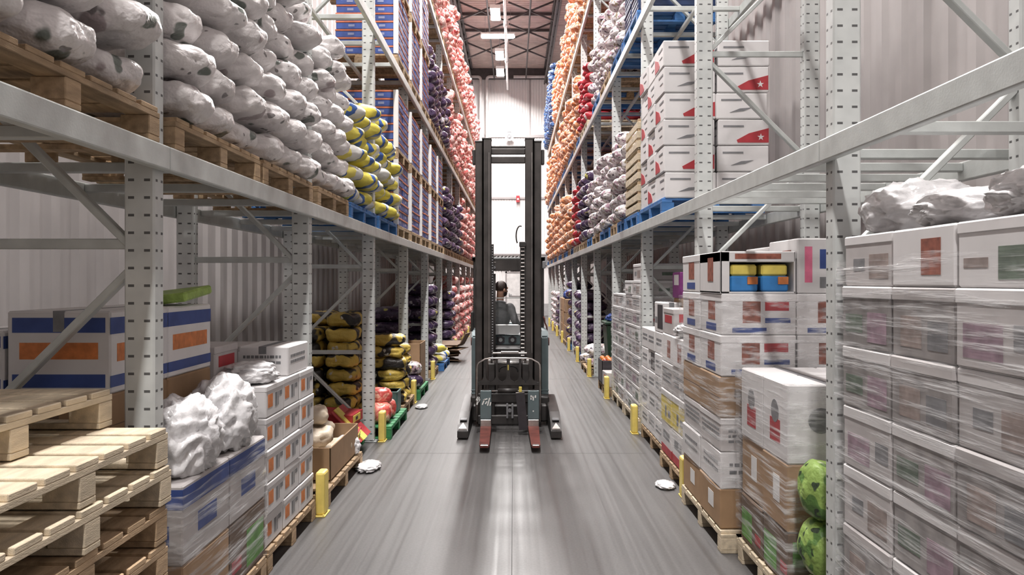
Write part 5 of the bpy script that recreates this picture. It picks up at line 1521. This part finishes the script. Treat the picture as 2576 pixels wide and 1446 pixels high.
carton('dark_panel', 1, FX(1, .10), 8.18, zt, .18, .44, .30, 'black-faced carton standing on top of the printed white load', rz=0)
carton('brown_holes', 1, FX(1, .30), 8.16, zt, .20, .40, .34, 'tall narrow brown carton beside the black-faced carton')
carton('purple_box', 1, FX(1, .31), 8.18, zt + .341, .24, .38, .26, 'purple and white carton balanced on the narrow brown carton')
carton('mixed_a', 1, FX(1, .66), 8.40, zt, .44, .60, .30, 'grey printed carton deep behind the narrow brown carton')
film_wrap(1, -.01, .93, 7.92, 9.24, .2, 1.0, 'clear stretch film around the printed white load', .014, 19)
for q, (ya, n_) in enumerate(((9.52, 'nearer'), (10.84, 'farther'))):
    lp(ya, ya + 1.22, 1.46, 1.0, 'wood_pale', 'pale wooden pallet under the %s of the two tall mixed flat-carton loads' % n_, 1)
    zt = load(1, .02, ya + .01, FLOOR_Z, [(('mixed_a', 'mixed_b', 'mixed_c', 'text_print'), .18)] * (9 if q == 0 else 8), 2, .60, 2 if q == 0 else 1, .46, 'of the %s flat-carton load' % n_, 81 + q, 'cartons of the flat-carton loads')
    film_wrap(1, .01, .95, ya, ya + 1.22, .15, zt - .05, 'clear stretch film around the %s flat-carton load' % n_, .016, 23 + q)
    if q == 0: carton('mixed_a', 1, FX(1, .3), ya + .35, zt, .5, .6, .20, 'top grey carton on the nearer flat-carton load')
# bay four right: fruit boxes, bin
lp(12.28, 13.44, 1.40, .9, 'wood', 'wooden pallet under the black crate of oranges', 1)
carton('pink_box', 1, 1.60, 12.52, FLOOR_Z, .40, .42, .22, 'pinkish box with orange print before the black crate', rz=.05)
open_tray('black_crate', 1.62, 13.05, FLOOR_Z, .46, .58, .36, M['p_blk'], 'black crate filled with oranges on the right floor', 'crate')
M['orange'] = pmat('orange_peel', (.62, .20, .05), .4, 0, .12, 20, .15)
M['dkred'] = pmat('dark_red_fruit', (.30, .05, .04), .35, 0, .2, 20, .15)
of = B().ell((0, 0, 0), (.042, .042, .040), 0, 12, 8).mesh('fruit', [M['orange']])
of2 = B().ell((0, 0, 0), (.042, .042, .040), 0, 12, 8).mesh('fruit', [M['dkred']])
R = random.Random(3); n_ = 0
for iy in range(6):
    for ix in range(5):
        dk = R.random() < .25
        n_ += 1
        o = put(of2 if dk else of, 'orange', None, (1.62 - .17 + ix * .085, 13.05 - .215 + iy * .086, FLOOR_Z + .34 + R.uniform(-.012, .02)))
        tag(o, ('dark red' if dk else 'orange') + ' fruit in black crate, %s row from near end, %s from aisle' % (ORD[iy + 1], ORD[ix + 1]), 'fruit', 'fruit in the black crate')
tag(B().b2(-.21, .21, -.27, .27, 0, .28, .02).obj('fruit_fill', M['orange'], None, (1.62, 13.05, FLOOR_Z + .014)), 'mass of oranges under the top layer in the black crate', 'fruit', None, 'stuff')
def wheelie(x, y):
    t = thing('wheeled_bin', 'dark green wheeled bin standing between right rack posts', 'bin', (x, y, 0))
    b = B(); h = 1.02
    lo = [(-.22, -.24), (.22, -.24), (.22, .24), (-.22, .24)]; up = [(-.29, -.31), (.29, -.31), (.29, .31), (-.29, .31)]
    A = [b.bm.verts.new((u, v, .06)) for u, v in lo]; C = [b.bm.verts.new((u, v, h)) for u, v in up]
    fs = [b.bm.faces.new(A[::-1]), b.bm.faces.new(C)] + [b.bm.faces.new((A[i], A[(i + 1) % 4], C[(i + 1) % 4], C[i])) for i in range(4)]
    bmesh.ops.bevel(b.bm, geom=b.bm.edges[:], offset=.02, segments=2, affect='EDGES')
    g_ = pmat('dark_green_plastic', (.018, .05, .028), .5, 0, .15, 8)
    b.obj('bin_body', g_, t)
    B().b2(-.31, .31, -.33, .33, h, h + .05, .012).obj('rim', g_, t)
    B().cyl((-.26, .30, h + .06), (.26, .30, h + .06), .018, seg=10).obj('handle', g_, t)
    for s in (-1, 1): B().cyl((s * .20, .22, .10), (s * .25, .22, .10), .10, seg=20).obj('wheel', M['rubber'], t)
    return t
wheelie(1.86, 14.05)
crumple('refuse_bag', 1.80, 13.98, 1.072, .40, .44, .16, M['p_blu'], 'blue bag of waste heaped on the green wheeled bin', 'bag', 51, .4, 4)
crumple('refuse_bag', 2.00, 14.2, 1.072, .22, .3, .22, M['p_pur'], 'purple packaging poking out of the green wheeled bin', 'bag', 52, .4, 4)
floor_wall('garlic', 'garlic_sack', 1, 15.12, 3, .42, 2, .2, .58, ('pale net sack', 'low pale heap on the right floor'), 601, 1.36)
lp(16.60, 17.60, 1.44, .9, 'wood', 'wooden pallet under the tray of yellow fruit', 1)
open_tray('fruit_tray', 1.76, 17.0, FLOOR_Z, .50, .60, .22, M['p_gry'], 'grey tray of orange fruit behind the pale sack heap', 'tray')
tag(B().b2(-.23, .23, -.28, .28, 0, .21, .05, 0, 3).obj('tray_fruit', M['orange'], None, (1.76, 17.0, FLOOR_Z + .013)), 'orange fruit filling the grey tray', 'fruit', None, 'stuff')
floor_wall('purple', 'purple_cabbage_sack', 1, 17.86, 2, .44, 7, .232, .64, ('purple cabbage sack', 'first purple pile on the right floor'), 611, 1.42, 'pal_blue')
floor_wall('purple', 'purple_cabbage_sack', 1, 18.80, 2, .44, 6, .236, .64, ('purple cabbage sack', 'second purple pile on the right floor'), 613, 1.46)
floor_wall('purple', 'purple_cabbage_sack', 1, 20.62, 2, .44, 7, .232, .64, ('purple cabbage sack', 'third purple pile on the right floor'), 615, 1.40, 'pal_blue')
for q in range(2):
    ya = 21.7 + q * .0 if q == 0 else 23.42
    lp(ya, ya + 1.3, 1.40, 1.0, 'wood', 'wooden pallet under the %s brown handhole cartons' % ('nearer' if q == 0 else 'farther'), 1)
    zt = load(1, -.04, ya + .02, FLOOR_Z, [('brown_holes', .40), ('brown_holes', .36), ('brown_holes', .36)], 2, .63, 2, .48, 'of the %s handhole load' % ('nearer' if q == 0 else 'farther'), 90 + q, 'brown handhole cartons')
    if q == 0:
        tag(B().cyl((0, 0, 0), (0, 0, 1.0), .06, seg=16).obj('film_roll', M['white'], None, (1.66, 22.0, zt)), 'tall white roll standing on the brown handhole cartons', 'roll')
        crumple('refuse_bag', 1.60, 22.6, zt, .4, .5, .3, M['p_blu'], 'blue bag on the brown handhole cartons', 'bag', 55, .4, 4)
floor_wall('purple', 'purple_cabbage_sack', 1, 26.2, 3, .44, 6, .236, .64, ('purple cabbage sack', 'fourth purple pile on the right floor'), 617, 1.44)
floor_wall('garlic', 'garlic_sack', 1, 27.54, 3, .42, 6, .21, .58, ('pale net sack', 'sixth right-floor pale pile'), 619, 1.44)
floor_wall('garlic', 'garlic_sack', 1, 29.0, 5, .44, 6, .21, .58, ('pale net sack', 'farthest right-floor pale pile'), 621, 1.44)
print('ONION COUNT', ON_COUNT)

crumple('plastic_scrap', 1.30, 6.95, 0, .16, .26, .05, M['film_white'], 'white plastic scrap on the floor by the second right post guard', 'plastic scrap', 61, n=4)
crumple('plastic_scrap', -1.28, 11.3, 0, .16, .30, .05, M['film_white'], 'white plastic scrap on the floor by the yellow sacks', 'plastic scrap', 63, n=4)
